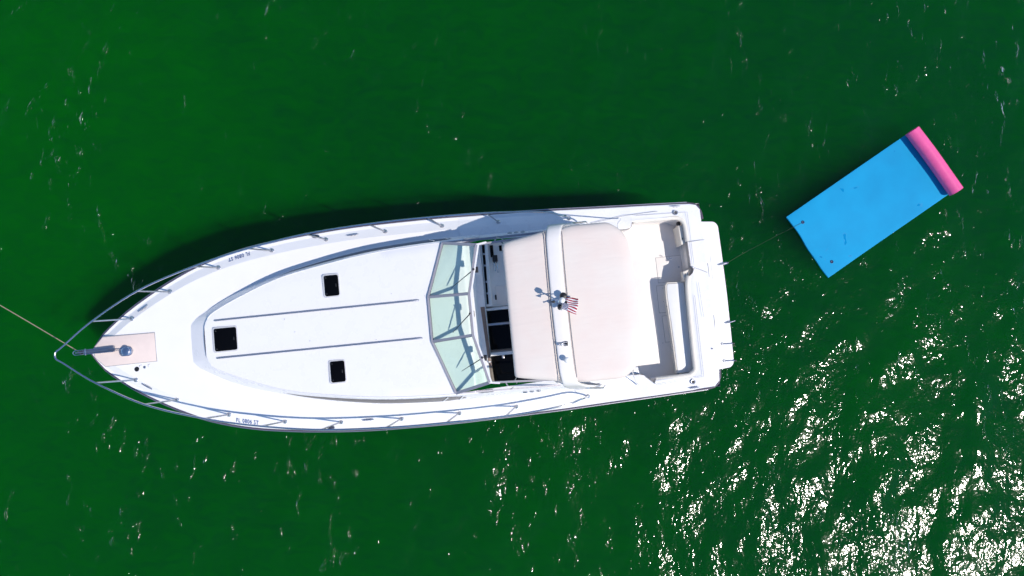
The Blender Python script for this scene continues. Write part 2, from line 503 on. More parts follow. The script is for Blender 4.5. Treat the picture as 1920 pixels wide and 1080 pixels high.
# ------------------------------------------------------------------ the motor yacht
YAW = R(5.6)
boat = empty('motor_yacht', (4.3957, 1.0507, 0.0), YAW)
tag(boat, 'long white motor yacht at anchor with blush canvas tops and steel bow rail', 'yacht')

BT = [(-13.47, 0.0), (-13.42, .10), (-13.22, .37), (-12.81, .725), (-12.57, .893), (-12.2, 1.12), (-11.94, 1.275), (-11.27, 1.61), (-10.64, 1.82), (-10.0, 1.968), (-9.13, 2.095),
      (-8.2, 2.185), (-7.5, 2.225), (-6.5, 2.245), (-5.8, 2.25), (-4.5, 2.228), (-3.4, 2.20), (-2.3, 2.155), (-1.37, 2.12), (-0.3, 2.075), (0.06, 2.06)]
bx_, by_ = np.array([p[0] for p in BT]), np.array([p[1] for p in BT])
def hb(x):
    # smooth half breadth: average a few linear samples
    w = 0.22 if x > -13.0 else 0.04
    return float(np.mean(np.interp(np.linspace(x - w, x + w, 7), bx_, by_)))
def zs(x): return 1.36 + 0.60 * max(0.0, -x / 13.45) ** 1.15
def rise(x): return 0.075 * min(1.0, max(0.0, (-2.4 - x) / 1.6)) + 0.015
def zdeck(x, y):
    b = hb(x); d = b - abs(y)
    if d < 0.08: return zs(x)
    if d < 0.28: return zs(x) + rise(x) * (d - 0.08) / 0.2
    return zs(x) + rise(x) + 0.05 * min(1.0, (d - 0.28) / 1.8)

# stations
sx = np.concatenate([-13.47 + np.array([0, .03, .08, .15, .25, .38, .55]), np.linspace(-12.7, -0.25, 56)])
# hull
secs = []
for x in list(sx) + [0.03]:
    b = hb(x) if x > -13.46 else 0.004
    t = min(1.0, (x + 13.47) / 9.0); t = max(0, t)
    fl = 0.50 + 0.42 * t ** 0.6                   # flare forward
    rake = 1.25 * (1 - min(1, (x + 13.47) / 4.5)) ** 2
    zc = 0.75 - 0.50 * min(1.0, t * 1.1)
    kz = -0.55 + 1.0 * (1 - min(1, (x + 13.47) / 3.0)) ** 2
    half = [(x, b, zs(x) - 0.03), (x + rake * .10, b * (1 - (1 - fl) * .18), zs(x) - 0.25), (x + rake * .4, b * (1 - (1 - fl) * .62), (zs(x) + zc) / 2),
            (x + rake * .75, b * fl, zc), (x + rake * .8, b * fl * .93, zc - 0.06), (x + rake, 0.0, kz)]
    secs.append(half + [(p[0], -p[1], p[2]) for p in half[-2::-1]])
v, f = loft(secs); f.append(tuple(range(len(v) - len(secs[0]), len(v))))
hull = mk('hull', v, f, 'gelcoat', boat, ang=50)
hull['label'] = 'white hull with flared bow'
rub = MB()
pathS = [(x, hb(x) + 0.012 if x > -13.46 else 0.0, zs(x) - 0.045) for x in sx]
pathS[0] = (-13.50, 0, zs(-13.47) - .045)
aft = [(-0.10, 2.055, 1.315), (-0.01, 1.99, 1.315), (0.045, 1.86, 1.315), (0.06, 1.70, 1.315)]
full = [(p[0], -p[1], p[2]) for p in (pathS + aft)[::-1]] + (pathS + aft)[1:]
part('rub_rail', tube(full, 0.034, 8), 'rubber', boat)
# bright insert on the rub rail
part('rub_rail_insert', tube([(p[0], p[1] + (0.026 if p[1] > 0 else -0.026 if p[1] < 0 else 0), p[2] + 0.016) for p in full[4:-4]], 0.012, 6), 'dull_steel', boat)

# foredeck, to the windscreen
def deck_row(x, inner=0.0, n=9):
    b = hb(x) if x > -13.46 else 0.004
    k = min(1.0, b / 0.45)
    ds = [0.0, 0.012 * k, 0.08 * k, 0.10 * k, 0.26 * k, 0.28 * k, 0.31 * k]
    row = [(x, b, zs(x) - 0.045), (x, b - .004 * k, zs(x) - .012)]
    for d in ds[1:]:
        row.append((x, b - d, zs(x) + rise(x) * k * min(1, max(0, (d / k - .08) / .2))))
    y0 = b - .31 * k
    for j in range(1, n + 1):
        y = y0 + (inner - y0) * j / n
        row.append((x, y, zs(x) + rise(x) * k + 0.05 * min(1.0, max(0, (b - y - .28 * k)) / 1.8)))
    return row
rows = []
for x in [q for q in sx if q < -5.45] + [-5.4]:
    h = deck_row(x); rows.append(h + [(p[0], -p[1], p[2]) for p in h[-2::-1]])
part('foredeck', loft(rows), 'nonskid', boat, ang=24)

# side decks and transom, one moulded strip around the cockpit
inner_out = [(-5.4, 1.62), (-1.70, 1.62), (-1.58, 1.64), (-1.54, 1.76), (-0.60, 1.77), (-0.46, 1.74), (-0.38, 1.66), (-0.355, 1.5), (-0.335, 0.66), (-0.27, 0.60), (-0.31, 0.50), (-0.41, 0.42),
             (-0.455, 0.25), (-0.47, -0.2), (-0.48, -1.58), (-0.50, -1.68), (-0.60, -1.75), (-1.40, -1.78), (-1.44, -1.85), (-1.66, -1.64), (-1.75, -1.62), (-5.4, -1.62)]
outer_out = [(-5.4, hb(-5.4)), (-1.70, hb(-1.7)), (-1.58, hb(-1.58)), (-1.54, hb(-1.54)), (-0.55, hb(-.55)), (-0.20, 2.065), (-0.06, 2.03), (0.02, 1.92), (0.05, 0.75), (0.055, 0.62), (0.055, 0.52), (0.055, 0.42),
             (0.055, 0.25), (0.055, -0.2), (0.05, -1.60), (0.02, -1.93), (-0.10, -2.05), (-1.35, -hb(-1.35)), (-1.42, -hb(-1.42)), (-1.6, -hb(-1.6)), (-1.75, -hb(-1.75)), (-5.4, -hb(-5.4))]
def resample(po, pi, step=0.12):
    O = []; I = []
    for a in range(len(po) - 1):
        L_ = max(math.dist(po[a], po[a + 1]), math.dist(pi[a], pi[a + 1])); n = max(1, int(L_ / step))
        for k in range(n):
            t = k / n
            xo = po[a][0] * (1 - t) + po[a + 1][0] * t; yo = po[a][1] * (1 - t) + po[a + 1][1] * t
            if xo < -0.6: yo = math.copysign(hb(xo), yo)
            O.append((xo, yo)); I.append((pi[a][0] * (1 - t) + pi[a + 1][0] * t, pi[a][1] * (1 - t) + pi[a + 1][1] * t))
    O.append(po[-1]); I.append(pi[-1]); return O, I
O_, I_ = resample(outer_out, inner_out)
rows = []
for (xo, yo), (xi, yi) in zip(O_, I_):
    d = math.hypot(xo - xi, yo - yi); z = zs(xo); r = rise(xo)
    row = [(xo, yo, z - .045)]
    for dd, zz in ((.004, z - .012), (.02, z), (.08, z + .002), (.10, z + .15 * r), (.26, z + .9 * r), (.29, z + r)):
        t = min(dd / d, 0.9); row.append((xo + (xi - xo) * t, yo + (yi - yo) * t, zz + 0.02 * (xo > -1.7)))
    ze = z + r + 0.035
    row.append((xo + (xi - xo) * max(.92, 1 - .035 / d), yo + (yi - yo) * max(.92, 1 - .035 / d), ze))
    row.append((xo + (xi - xo) * .985, yo + (yi - yo) * .985, ze - .008))
    row.append((xi, yi, ze - .03)); row.append((xi, yi, ze - .25))
    rows.append(row)
part('side_deck', loft(rows), 'gelcoat', boat, ang=28)
# cockpit liner
rows = [[(x, y, 1.42 + .05 * (x < -1.5)), (x, y, 0.80), (x - (0.04 if x > -.6 else 0), y * .985, 0.752)] for x, y in I_]
part('cockpit_liner', loft(rows), 'floor', boat, ang=40)
FLO = 0.75
part('cockpit_floor', plate([(-5.0, 1.66), (-1.55, 1.66), (-1.5, 1.78), (-.3, 1.78), (-.2, .5), (-.38, .3), (-.4, -1.79), (-1.5, -1.80), (-1.55, -1.66), (-5.0, -1.66)], FLO - .1, FLO, .004), 'floor', boat)

# ---- cabin trunk
TB = [(-11.35, .40), (-11.27, .49), (-11.10, .61), (-10.42, .97), (-9.44, 1.29), (-8.57, 1.505), (-7.42, 1.69), (-6.38, 1.77), (-5.65, 1.79), (-5.36, 1.79), (-5.23, 1.79), (-5.10, 1.79), (-4.97, 1.79)]
TT = [(-10.92, .36), (-10.86, .49), (-10.70, .635), (-10.17, .885), (-9.32, 1.20), (-8.48, 1.375), (-7.35, 1.54), (-6.34, 1.605), (-5.60, 1.625), (-5.36, 1.628), (-5.23, 1.63), (-5.10, 1.63), (-4.97, 1.63)]
def dens(pts, n):
    return [tuple(p) for p in smooth_path([(x, y, 0) for x, y in pts], n)]
tb = dens(TB, 6); tt = dens(TT, 6)
def ztop(x): return 2.17 + 0.20 * min(1, max(0, (x + 10.95) / 4.9))
def ctop(x, y):
    k = min(1.0, max(0.0, (x + 5.34) / 0.22))
    return ztop(x) + 0.07 * (1 - (y / 1.65) ** 2) - 0.27 * k * k * (3 - 2 * k)
rows = []
def trunk_half(b, t, front=False):
    zb = zdeck(b[0], b[1]) - 0.04; z1 = ztop(t[0])
    side = []
    for k, w in ((0.0, 0), (.10, .02), (.22, .16), (.5, .45), (.78, .76), (.90, .90)):
        side.append((b[0] + (t[0] - b[0]) * w, b[1] + (t[1] - b[1]) * w, zb + (z1 - zb) * k))
    cx, cy = t[0], t[1]
    side.append((b[0] + (cx - b[0]) * .975, b[1] + (cy - b[1]) * .975, zb + (z1 - zb) * .965))
    i1 = 0.03; side.append((cx + (0.03 if front else 0.0), cy - i1, ctop(cx, cy) - .004))
    n = 8
    for j in range(1, n + 1):
        y = (cy - i1) * (1 - j / n); side.append((cx + (0.03 if front else 0), y, ctop(cx, y)))
    return side
for i, (b, t) in enumerate(zip(tb, tt)):
    h = trunk_half(b, t); rows.append(h + [(p[0], -p[1], p[2]) for p in h[-2::-1]])
# front face closes the first row
n = len(rows[0])
fr = []
steps = [(-11.37, 0.0), (-11.36, .10), (-11.30, .22), (-11.17, .5), (-11.02, .78), (-10.97, .90), (-10.935, .965)]
Vt = MB().add(*loft(rows))
frows = []
for k in range(7):
    y1 = rows[0][k][1]
    frows.append([(rows[0][k][0] + (0.0 - .03 * (1 - (q / y1) ** 2)), q, rows[0][k][2]) for q in np.linspace(-y1, y1, 9)])
y1 = rows[0][7][1]
frows.append([(rows[0][7][0] - .02 * (1 - (q / y1) ** 2), q, ctop(rows[0][7][0], q)) for q in np.linspace(-y1, y1, 9)])
Vt.add(*loft(frows))
trunk = Vt.build('cabin_trunk', 'gelcoat', boat, ang=30)
trunk['label'] = 'white cabin trunk with black hatches'
# dash end wall
part('dash_end', plate([(-5.00, 1.62), (-4.965, 1.62), (-4.965, -1.62), (-5.00, -1.62)], 0.76, 2.075, .003), 'dash', boat)

# cabin side windows, dark glass let into the trunk sides
def wall_pt(i, w, s, off=0.007):
    b, t = tb[i], tt[i]
    zb = zdeck(b[0], b[1]) - .04; z1 = ztop(t[0])
    kk = np.interp(w, (0, .02, .16, .45, .76, .90, 1), (0, .10, .22, .5, .78, .90, 1))
    x = b[0] + (t[0] - b[0]) * w; y = b[1] + (t[1] - b[1]) * w
    return (x, s * (y + off), zb + (z1 - zb) * kk + off * .5)
i0 = next(i for i, p in enumerate(tt) if p[0] > -9.45); i1 = len(tt) - 24
for s in (1, -1):
    rr_ = []
    for i in range(i0, i1 + 1):
        g = min(1.0, (i - i0) / 12.0); e = min(1.0, (i1 - i) / 4.0); g = min(g ** .7, e ** .6) + .02
        lo, hi = .52 - .33 * g, .52 + .27 * g
        rr_.append([wall_pt(i, lo + (hi - lo) * j / 4, s) for j in range(5)])
    o = part('side_window', loft(rr_), 'smoke', boat)
    # slim dividers that cross the glass
    for q in (i0 + 20, i0 + 23):
        a = wall_pt(q, .17, s, .014); c = wall_pt(q + 1, .79, s, .014)
        part('window_divider', bar(a, c, .03, .006, (0, s, 0.6)), 'gelcoat', o)
# moulded ledge line along the trunk top edge
for s in (1, -1):
    part('trunk_edge_bead', tube([(p[0], s * (p[1] - .03), ctop(p[0], p[1]) + .001) for p in tt[7:-4]], 0.007, 6), 'gelcoat', boat)

# hatches
def hatch(cx, cy, w, h):
    e = empty('deck_hatch', (cx, cy, ctop(cx, cy))); e.parent = boat
    part('hatch_frame', plate(rrect(-.006, .004, w + .06, h + .06, .05), -.03, .020, .008), 'frame_light', e)
    part('hatch_pane', plate(rrect(0.004, 0, w, h, .04), .0, .040, .012), 'smoke', e)
    for sy in (-1, 1):
        part('hatch_hinge', lathe([(.014, 0), (.014, .045), (.008, .049)], 10, (-w / 2 + .045, sy * (h / 2 - .05), 0)), 'black', e)
    part('hatch_handle', boxv((w / 2 - .05, 0, .045), (.02, .07, .014)), 'black', e)
hatch(-10.48, 0.01, .47, .48)
hatch(-8.15, .915, .30, .44)
hatch(-8.165, -.895, .30, .44)

# grab rails along the trunk
for s, y0 in ((1, .425), (-1, -.37)):
    e = empty('grab_rail', (-8.5, y0, ctop(-8.5, y0))); e.parent = boat
    pts = [(x, 0, ctop(-8.5 + x, y0) - ctop(-8.5, y0) + .03) for x in np.linspace(-2.17, 2.13, 30)]
    pts = [(-2.20, 0, pts[0][2] - .025)] + pts + [(2.165, 0, pts[-1][2] - .025)]
    part('rail_bar', tube(pts, .016, 8), 'dull_steel', e)
    part('rail_base', plate([(-2.19, -.016), (2.15, -.016), (2.15, .016), (-2.19, .016)], -.03, .006, .002, zf=lambda x, y: ctop(-8.5 + x, y0) - ctop(-8.5, y0)), 'track', e)
    for x in np.linspace(-2.0, 2.0, 7):
        zz = ctop(-8.5 + x, y0) - ctop(-8.5, y0)
        part('rail_foot', boxv((x, 0, zz + .016), (.05, .022, .03)), 'track', e)
# small screw heads and drains
for x, y in ((-9.2, .31), (-8.7, -.2), (-7.3, -.31), (-6.9, .62), (-6.2, .5), (-9.0, .02)):
    part('deck_snap', lathe([(.010, 0), (.010, .006), (.004, .008)], 10, (x, y, ctop(x, y) - .001)), 'dull_steel', boat)

# ---- windscreen
WB = [(-5.735, 1.58), (-6.13, .465), (-6.13, -.465), (-5.735, -1.58)]
WT = [(-5.01, 1.40), (-5.25, .42), (-5.25, -.42), (-5.01, -1.40)]
def wb(i): return Vector((WB[i][0], WB[i][1], ctop(WB[i][0], WB[i][1]) + .03))
def wt(i): return Vector((WT[i][0], WT[i][1], 2.95))
ws = empty('windscreen', (-5.6, 0, 2.36)); ws.parent = boat
off = Vector((5.6, 0, -2.36))
def wspart(name, vf, mat, parent=None, **k):
    return part(name, ([Vector(p) + off for p in vf[0]], vf[1]), mat, parent or ws, **k)
for i in range(4):
    wspart('windscreen_post', bar(wb(i), wt(i), .055 if i in (1, 2) else .06, .035, (-.6, 0, .8)), 'frame')
for i in range(3):
    wspart('windscreen_sill', bar(wb(i), wb(i + 1), .045, .05), 'frame')
    e = (wb(i + 1) - wb(i)).normalized() * .03
    nrm = (wb(i + 1) - wb(i)).cross(wt(i) - wb(i)).normalized()
    wspart('windscreen_head', bar(wt(i), wt(i + 1), .05, .035), 'frame')
    aftv = Vector((.042, 0, 0.006))
    wspart('visor_edge', bar(wt(i) + aftv, wt(i + 1) + aftv, .034, .03), 'gelcoat')
    q = [wb(i), wb(i + 1), wt(i + 1), wt(i)]
    c = sum(q, Vector()) / 4; q = [p + (c - p) * .012 for p in q]
    vv = [p + nrm * .004 for p in q] + [p - nrm * .004 for p in q]
    wspart('windscreen_pane', (vv, [(0, 1, 2, 3), (7, 6, 5, 4)]), 'glass', smooth=False)
    # black gasket around the pane
    gk = MB()
    for a in range(4):
        pa, pb = q[a] + (c - q[a]) * .035, q[(a + 1) % 4] + (c - q[(a + 1) % 4]) * .035
        gk.add(*bar(pa - nrm * 0, pb, .014, .016, nrm))
    gk2 = gk; wspart('pane_gasket', (gk2.v, gk2.f), 'black')
for s, i in ((1, 0), (-1, 3)):
    b1 = Vector((-3.55, s * 1.64, 2.14)); t1 = Vector((-3.75, s * 1.47, 2.92)); m_ = Vector((-4.46, s * 1.405, 2.945))
    q = [wb(i), b1, t1, wt(i)]
    nrm = (q[1] - q[0]).cross(q[3] - q[0]).normalized()
    vv = [p + nrm * .004 for p in q] + [p - nrm * .004 for p in q]
    wspart('side_pane', (vv, [(0, 1, 2, 3), (7, 6, 5, 4)]), 'glass', smooth=False)
    wspart('side_head', bar(wt(i), t1, .04, .03), 'frame')
    wspart('side_sill', bar(wb(i), b1, .035, .04), 'frame')
    wspart('side_post', bar(b1 * .52 + wb(i) * .48, t1 * .45 + wt(i) * .55, .03, .03), 'frame')
    wspart('latch', bar(wt(i) + Vector((0, -s * .0, .0)), wt(i) + Vector((.21, s * .03, .012)), .035, .03), 'gelcoat')
# wipers: a motor box under the head, an arm and a blade on each pane
for (ux, uy), (lx, ly) in (((-5.10, .905), (-5.60, .61)), ((-5.26, .02), (-5.66, -.31)), ((-5.09, -.89), (-5.55, -1.12))):
    e = empty('wiper', (ux, uy, 2.93)); e.parent = ws; e.location = Vector((ux, uy, 2.96)) + off
    dl = Vector((lx - ux, ly - uy, -.35))
    part('wiper_motor', boxv((.045, -.01, -.03), (.07, .12, .055)), 'black', e)
    part('wiper_spindle', lathe([(.022, -.02), (.022, .03), (.012, .036)], 12, (-.01, 0, 0)), 'black', e)
    part('wiper_arm', tube([(0, 0, .02), dl * .5 + Vector((0, 0, .025)), dl * .96 + Vector((0, 0, .02))], [.011, .009, .006], 6), 'black', e)
    pr = Vector((dl.x, dl.y, dl.z)).normalized()
    part('wiper_blade', bar(dl * .42 + Vector((.0, 0, .008)), dl * 1.04 + Vector((0, 0, .008)), .010, .014), 'black', e)

# ---- cockpit side coamings that carry the side panes and the arch
for s in (1, -1):
    rows = []
    for x in np.linspace(-5.0, -1.9, 26):
        k = min(1, max(0, (-1.9 - x) / 1.5)); k = k * k * (3 - 2 * k)
        z0 = zdeck(x, 1.78) - .03; z1 = z0 + .06 + .40 * k
        rows.append([(x, s * (1.79), z0), (x, s * (1.79 - .10 * k), z0 + (z1 - z0) * .75), (x, s * (1.765 - .115 * k), z1 - .015), (x, s * (1.735 - .11 * k), z1), (x, s * (1.63 - .03 * k), z1), (x, s * (1.61 - .02 * k), z1 - .02), (x, s * 1.60, z0 - .6)])
    part('cockpit_coaming', loft(rows), 'gelcoat', boat, ang=40)
    for q in range(3):
        x = -4.30 + .145 * q
        part('coaming_vent', xf(lathe([(.05, -.01), (.05, .012), (.035, .018), (.03, .012)], 14), Matrix.Translation((x, s * 1.735, zdeck(x, 1.74) + .20)) @ Matrix.Rotation(R(-52 * s), 4, 'X') @ Matrix.Scale(.55, 4, (0, 1, 0))), 'dull_steel', boat)

# ---- helm and companionway, in front of the canvas
dk = empty('helm_console', (-4.75, .8, FLO)); dk.parent = boat
def dkp(name, vf, mat, **k): return part(name, ([Vector(p) - Vector((-4.75, .8, FLO)) for p in vf[0]], vf[1]), mat, dk, **k)
dkp('console_base', plate([(-4.96, 1.56), (-4.05, 1.56), (-4.05, .16), (-4.96, .16)], FLO, 1.84, .02), 'dash')
dkp('console_shelf', plate([(-4.96, 1.55), (-4.80, 1.55), (-4.83, .17), (-4.96, .17)], 1.82, 2.05, .015), 'dash')
dkp('instrument_panel', plate([(-4.925, 1.50), (-4.865, 1.50), (-4.895, .22), (-4.935, .22)], 2.045, 2.065, .006), 'smoke')
for y in (.45, .7, 1.05, 1.3):
    dkp('gauge', lathe([(.022, 0), (.022, .010), (.016, .012)], 12, (-4.905 + (y - .2) * .01, y, 2.06)), 'dull_steel')
dkp('switch_panel', plate([(-4.76, 1.50), (-4.69, 1.50), (-4.69, 1.24), (-4.76, 1.24)], 1.83, 1.87, .008), 'smoke')
dkp('throttle_box', boxv((-4.67, 1.20, 1.89), (.11, .14, .11)), 'black')
dkp('throttle_lever', tube([(-4.70, 1.12, 1.9), (-4.69, 1.02, 1.97), (-4.68, .92, 1.98)], .014, 8), 'steel')
dkp('throttle_lever', tube([(-4.64, 1.12, 1.9), (-4.64, 1.0, 1.96), (-4.63, .88, 1.97)], .014, 8), 'steel')
dkp('display_panel', plate([(-4.56, 1.48), (-4.50, 1.48), (-4.50, 1.36), (-4.56, 1.36)], 1.83, 1.86, .006), 'smoke')
dkp('locker_lid', plate([(-4.72, .60), (-4.35, .60), (-4.35, .20), (-4.72, .20)], 1.83, 1.855, .01), 'floor')
dkp('lid_latch', plate(rrect(-4.735, .36, .035, .11, .015), 1.83, 1.868, .004), 'black')
# steering wheel, under the front edge of the canvas
wheel = MB().add(*xf(tube([(.19 * math.cos(a), .19 * math.sin(a), 0) for a in np.linspace(0, 2 * math.pi, 28)[:-1]], .014, 8, closed=True), Matrix.Translation((-4.22, .85, 2.02)) @ Matrix.Rotation(R(28), 4, 'Y')))
for k in range(3):
    a = R(90 + 120 * k)
    wheel.add(*xf(bar((0, 0, 0), (.19 * math.cos(a), .19 * math.sin(a), 0), .03, .012), Matrix.Translation((-4.22, .85, 2.02)) @ Matrix.Rotation(R(28), 4, 'Y')))
dkp('steering_wheel', (wheel.v, wheel.f), 'black')
dkp('wheel_column', tube([(-4.22, .85, 2.02), (-4.27, .85, 1.83)], .035, 10), 'dull_steel')

cw = empty('companionway', (-4.75, -.65, FLO)); cw.parent = boat
def cwp(name, vf, mat, **k): return part(name, ([Vector(p) - Vector((-4.75, -.65, FLO)) for p in vf[0]], vf[1]), mat, cw, **k)
cwp('companionway_sill', plate([(-5.075, .165), (-4.985, .165), (-4.96, -1.0), (-5.02, -1.0)], 2.05, 2.115, .008, zf=lambda x, y: .07 * (1 - (y / 1.65) ** 2)), 'teak')
cwp('companionway_sill', plate([(-5.02, -1.02), (-4.955, -1.02), (-4.93, -1.47), (-5.0, -1.47)], 2.04, 2.105, .008, zf=lambda x, y: .07 * (1 - (y / 1.65) ** 2)), 'teak')
for y0, y1 in ((.075, -.19), (-.25, -.765), (-.90, -1.50)):
    cwp('dark_panel', plate([(-4.955, y0), (-4.05, y0), (-4.05, y1), (-4.955, y1)], 1.90, 1.93, .006), 'smoke')  # black panels laid between the bars, with no well below them
cwp('hatch_bar', boxv((-4.5, .105, 1.93), (.92, .045, .08)), 'gelcoat')
cwp('hatch_bar', boxv((-4.5, -.22, 1.925), (.92, .045, .075)), 'dull_steel')
cwp('hatch_bar', boxv((-4.5, -.785, 1.93), (.92, .028, .08)), 'teak')
cwp('hatch_bar', boxv((-4.5, -.858, 1.925), (.92, .07, .075)), 'gelcoat')
cwp('hatch_bar', boxv((-4.5, -1.525, 1.93), (.92, .04, .08)), 'gelcoat')
cwp('hatch_latch', boxv((-4.70, -.93, 1.94), (.055, .07, .03)), 'dull_steel')
cwp('companionway_wall', plate([(-4.96, .15), (-4.05, .15), (-4.05, -1.55), (-4.96, -1.55)], FLO, 1.895, .01), 'dash')

# ---- arch and canvas tops
def canopy_z(x, y, zc): return zc + .13 * (1 - (y / 1.55) ** 2)
arch = empty('radar_arch', (-3.45, 0, 1.6)); arch.parent = boat
rows = []
hs = [Vector((-3.47, 0, 0))]
prof = []
for s in (-1, 1):
    pass
ys = [(-1.785, 1.56, -2.86, .30), (-1.75, 1.95, -3.02, .26), (-1.68, 2.55, -3.22, .22), (-1.60, 3.15, -3.36, .18), (-1.54, 3.33, -3.42, .155), (-1.44, 3.425, -3.45, .145)]
ys += [(y, 3.44 + .10 * (1 - (y / 1.55) ** 2), -3.465 - .03 * (1 - (y / 1.5) ** 2), .145) for y in np.linspace(-1.3, 1.3, 20)]
ys += [(-a, b, c, d) for a, b, c, d in ys[5::-1]]
for k, (y, z, x, w) in enumerate(ys):
    y2, z2 = ys[min(k + 1, len(ys) - 1)][:2]; y1_, z1_ = ys[max(k - 1, 0)][:2]
    t = Vector((0, y2 - y1_, z2 - z1_)).normalized(); nn = Vector((0, -t.z, t.y))
    ring = []
    for a in range(16):
        an = 2 * math.pi * a / 16
        cx_ = math.copysign(abs(math.cos(an)) ** .45, math.cos(an)) * w; cn = math.copysign(abs(math.sin(an)) ** .6, math.sin(an)) * .036
        ring.append(Vector((x + cx_, y, z)) + nn * cn - Vector((-3.45, 0, 1.6)))
    rows.append(ring)
v, f = loft(rows, close_v=True, cap=True)
part('arch_beam', (v, f), 'arch_white', arch, ang=50)
for s in (1, -1):
    part('arch_handle', ([Vector(p) - Vector((-3.45, 0, 1.6)) for p in tube(smooth_path([(-3.10, s * 1.66, 2.30), (-3.06, s * 1.72, 2.33), (-2.95, s * 1.75, 2.28), (-2.72, s * 1.79, 2.0), (-2.62, s * 1.80, 1.9), (-2.58, s * 1.76, 1.82)], 4), .017, 8)[0]], tube(smooth_path([(0, 0, 0), (1, 0, 0), (2, 0, 0), (3, 0, 0), (4, 0, 0), (5, 0, 0)], 4), .017, 8)[1]), 'steel', arch)
    part('arch_foot', ([Vector(p) - Vector((-3.45, 0, 1.6)) for p in plate(rrect(-2.86, s * 1.785, .72, .15, .05), 1.46, 1.57, .02)[0]], plate(rrect(-2.86, s * 1.785, .72, .15, .05), 1.46, 1.57, .02)[1]), 'gelcoat', arch)

def canopy(name, xs_, hw, zc, drop_front, drop_aft, label):
    """canvas sheet stretched over bows: rows along x, domed across, edges rolled down"""
    rows = []
    N = 26
    for x, w, z, roll in zip(xs_, hw, zc, range(len(xs_))):
        row = []
        for j in range(N + 1):
            q = -1 + 2 * j / N
            q = math.copysign(1 - (1 - abs(q)) ** 1.35, q)
            y = q * w
            ed = max(0, abs(q) - .90) / .10
            row.append((x, y, z + .10 * (1 - (y / 1.55) ** 2) - .07 * ed ** 2))
        row = [(x, -w * .998, row[0][2] - .07)] + row + [(x, w * .998, row[-1][2] - .07)]
        rows.append(row)
    o = part(name, loft(rows), 'canvas', boat, ang=60)
    m = o.modifiers.new('cloth_thickness', 'SOLIDIFY'); m.thickness = .006; m.offset = -1
    o['label'] = label
    return o
# forward panel
xs1 = [-4.490, -4.485, -4.47, -4.42, -4.3, -4.15, -4.0, -3.85, -3.72, -3.56]
hw1 = [1.29, 1.305, 1.325, 1.345, 1.37, 1.395, 1.42, 1.445, 1.47, 1.495]
zc1 = [3.25, 3.30, 3.33, 3.348, 3.365, 3.38, 3.395, 3.41, 3.42, 3.425]
top1 = canopy('forward_canvas', xs1, hw1, zc1, 0, 0, 'short forward canvas panel')
# aft panel with rounded aft corners
xs2, hw2, zc2 = [], [], []
for x in [-3.37, -3.30, -3.22, -3.10, -2.95, -2.8, -2.6, -2.45, -2.33, -2.22, -2.13, -2.06, -2.02, -2.0, -1.995]:
    xs2.append(x)
    c_ = .42; w = 1.55 if x < -2.46 else 1.55 - c_ * (1 - math.sqrt(max(0, 1 - ((x + 2.46) / .467) ** 2)))
    if x < -3.1: w = 1.55 - .09 * ((-3.1 - x) / .27) ** 2
    hw2.append(w)
    zc2.append(3.425 - .05 * max(0, (x + 3.0)) ** 1.5 - .045 * max(0, (x + 2.24) / .245) ** 2)
top2 = canopy('aft_canvas', xs2, hw2, zc2, 0, 0, 'long aft canvas panel with rounded aft corners')
# give the aft edge its bow: push the middle aft a little and the quarters forward
for vv in top2.data.vertices:
    if vv.co.x > -2.5: vv.co.x += .05 - .11 * (vv.co.y / 1.5) ** 2 * min(1, (vv.co.x + 2.5) / .3)
# stitched hem around the aft canvas
hem = [(x + (.05 - .11 * (w / 1.5) ** 2 * min(1, (x + 2.5) / .3) if x > -2.5 else 0) + .004, w * 1.0, z + .10 * (1 - (w / 1.55) ** 2) - .145) for x, w, z in zip(xs2, hw2, zc2)]
part('canvas_hem', tube([Vector((x, -y, z)) for x, y, z in hem] + [Vector(p) for p in hem[::-1]], .010, 6), 'cream', boat)
# piping and zips where the canvas meets the arch
for x, w, nm in ((-3.645, 1.50, 'canvas_piping'), (-3.605, 1.50, 'canvas_piping'), (-3.325, 1.46, 'canvas_piping'), (-3.285, 1.44, 'canvas_piping')):
    part(nm, tube([(x - .03 * (1 - (y / 1.5) ** 2) * (1 if x < -3.4 else 1), y, 3.43 + .10 * (1 - (y / 1.55) ** 2) + .010 - .05 * max(0, abs(y) - 1.36) / .14) for y in np.linspace(-w, w, 40)], .007, 6), 'seam', boat)
# canvas bows under the tops
for x, z, w in ((-4.44, 3.29, 1.31), (-2.9, 3.37, 1.52), (-2.22, 3.28, 1.38)):
    part('canvas_bow', tube([(x, y, z + .10 * (1 - (y / 1.55) ** 2) - .05 * (abs(y) > w - .05)) for y in np.linspace(-w, w, 30)], .013, 8), 'steel', boat)
for s in (1, -1):
    part('canvas_strut', tube(smooth_path([(-2.16, s * 1.40, 3.25), (-2.02, s * 1.62, 2.4), (-1.86, s * 1.78, 1.75), (-1.80, s * 1.86, 1.50)], 5), .012, 8), 'steel', boat)
    part('canvas_strut', tube([(-4.44, s * 1.31, 3.27), (-4.5, s * 1.41, 2.94)], .012, 8), 'steel', boat)

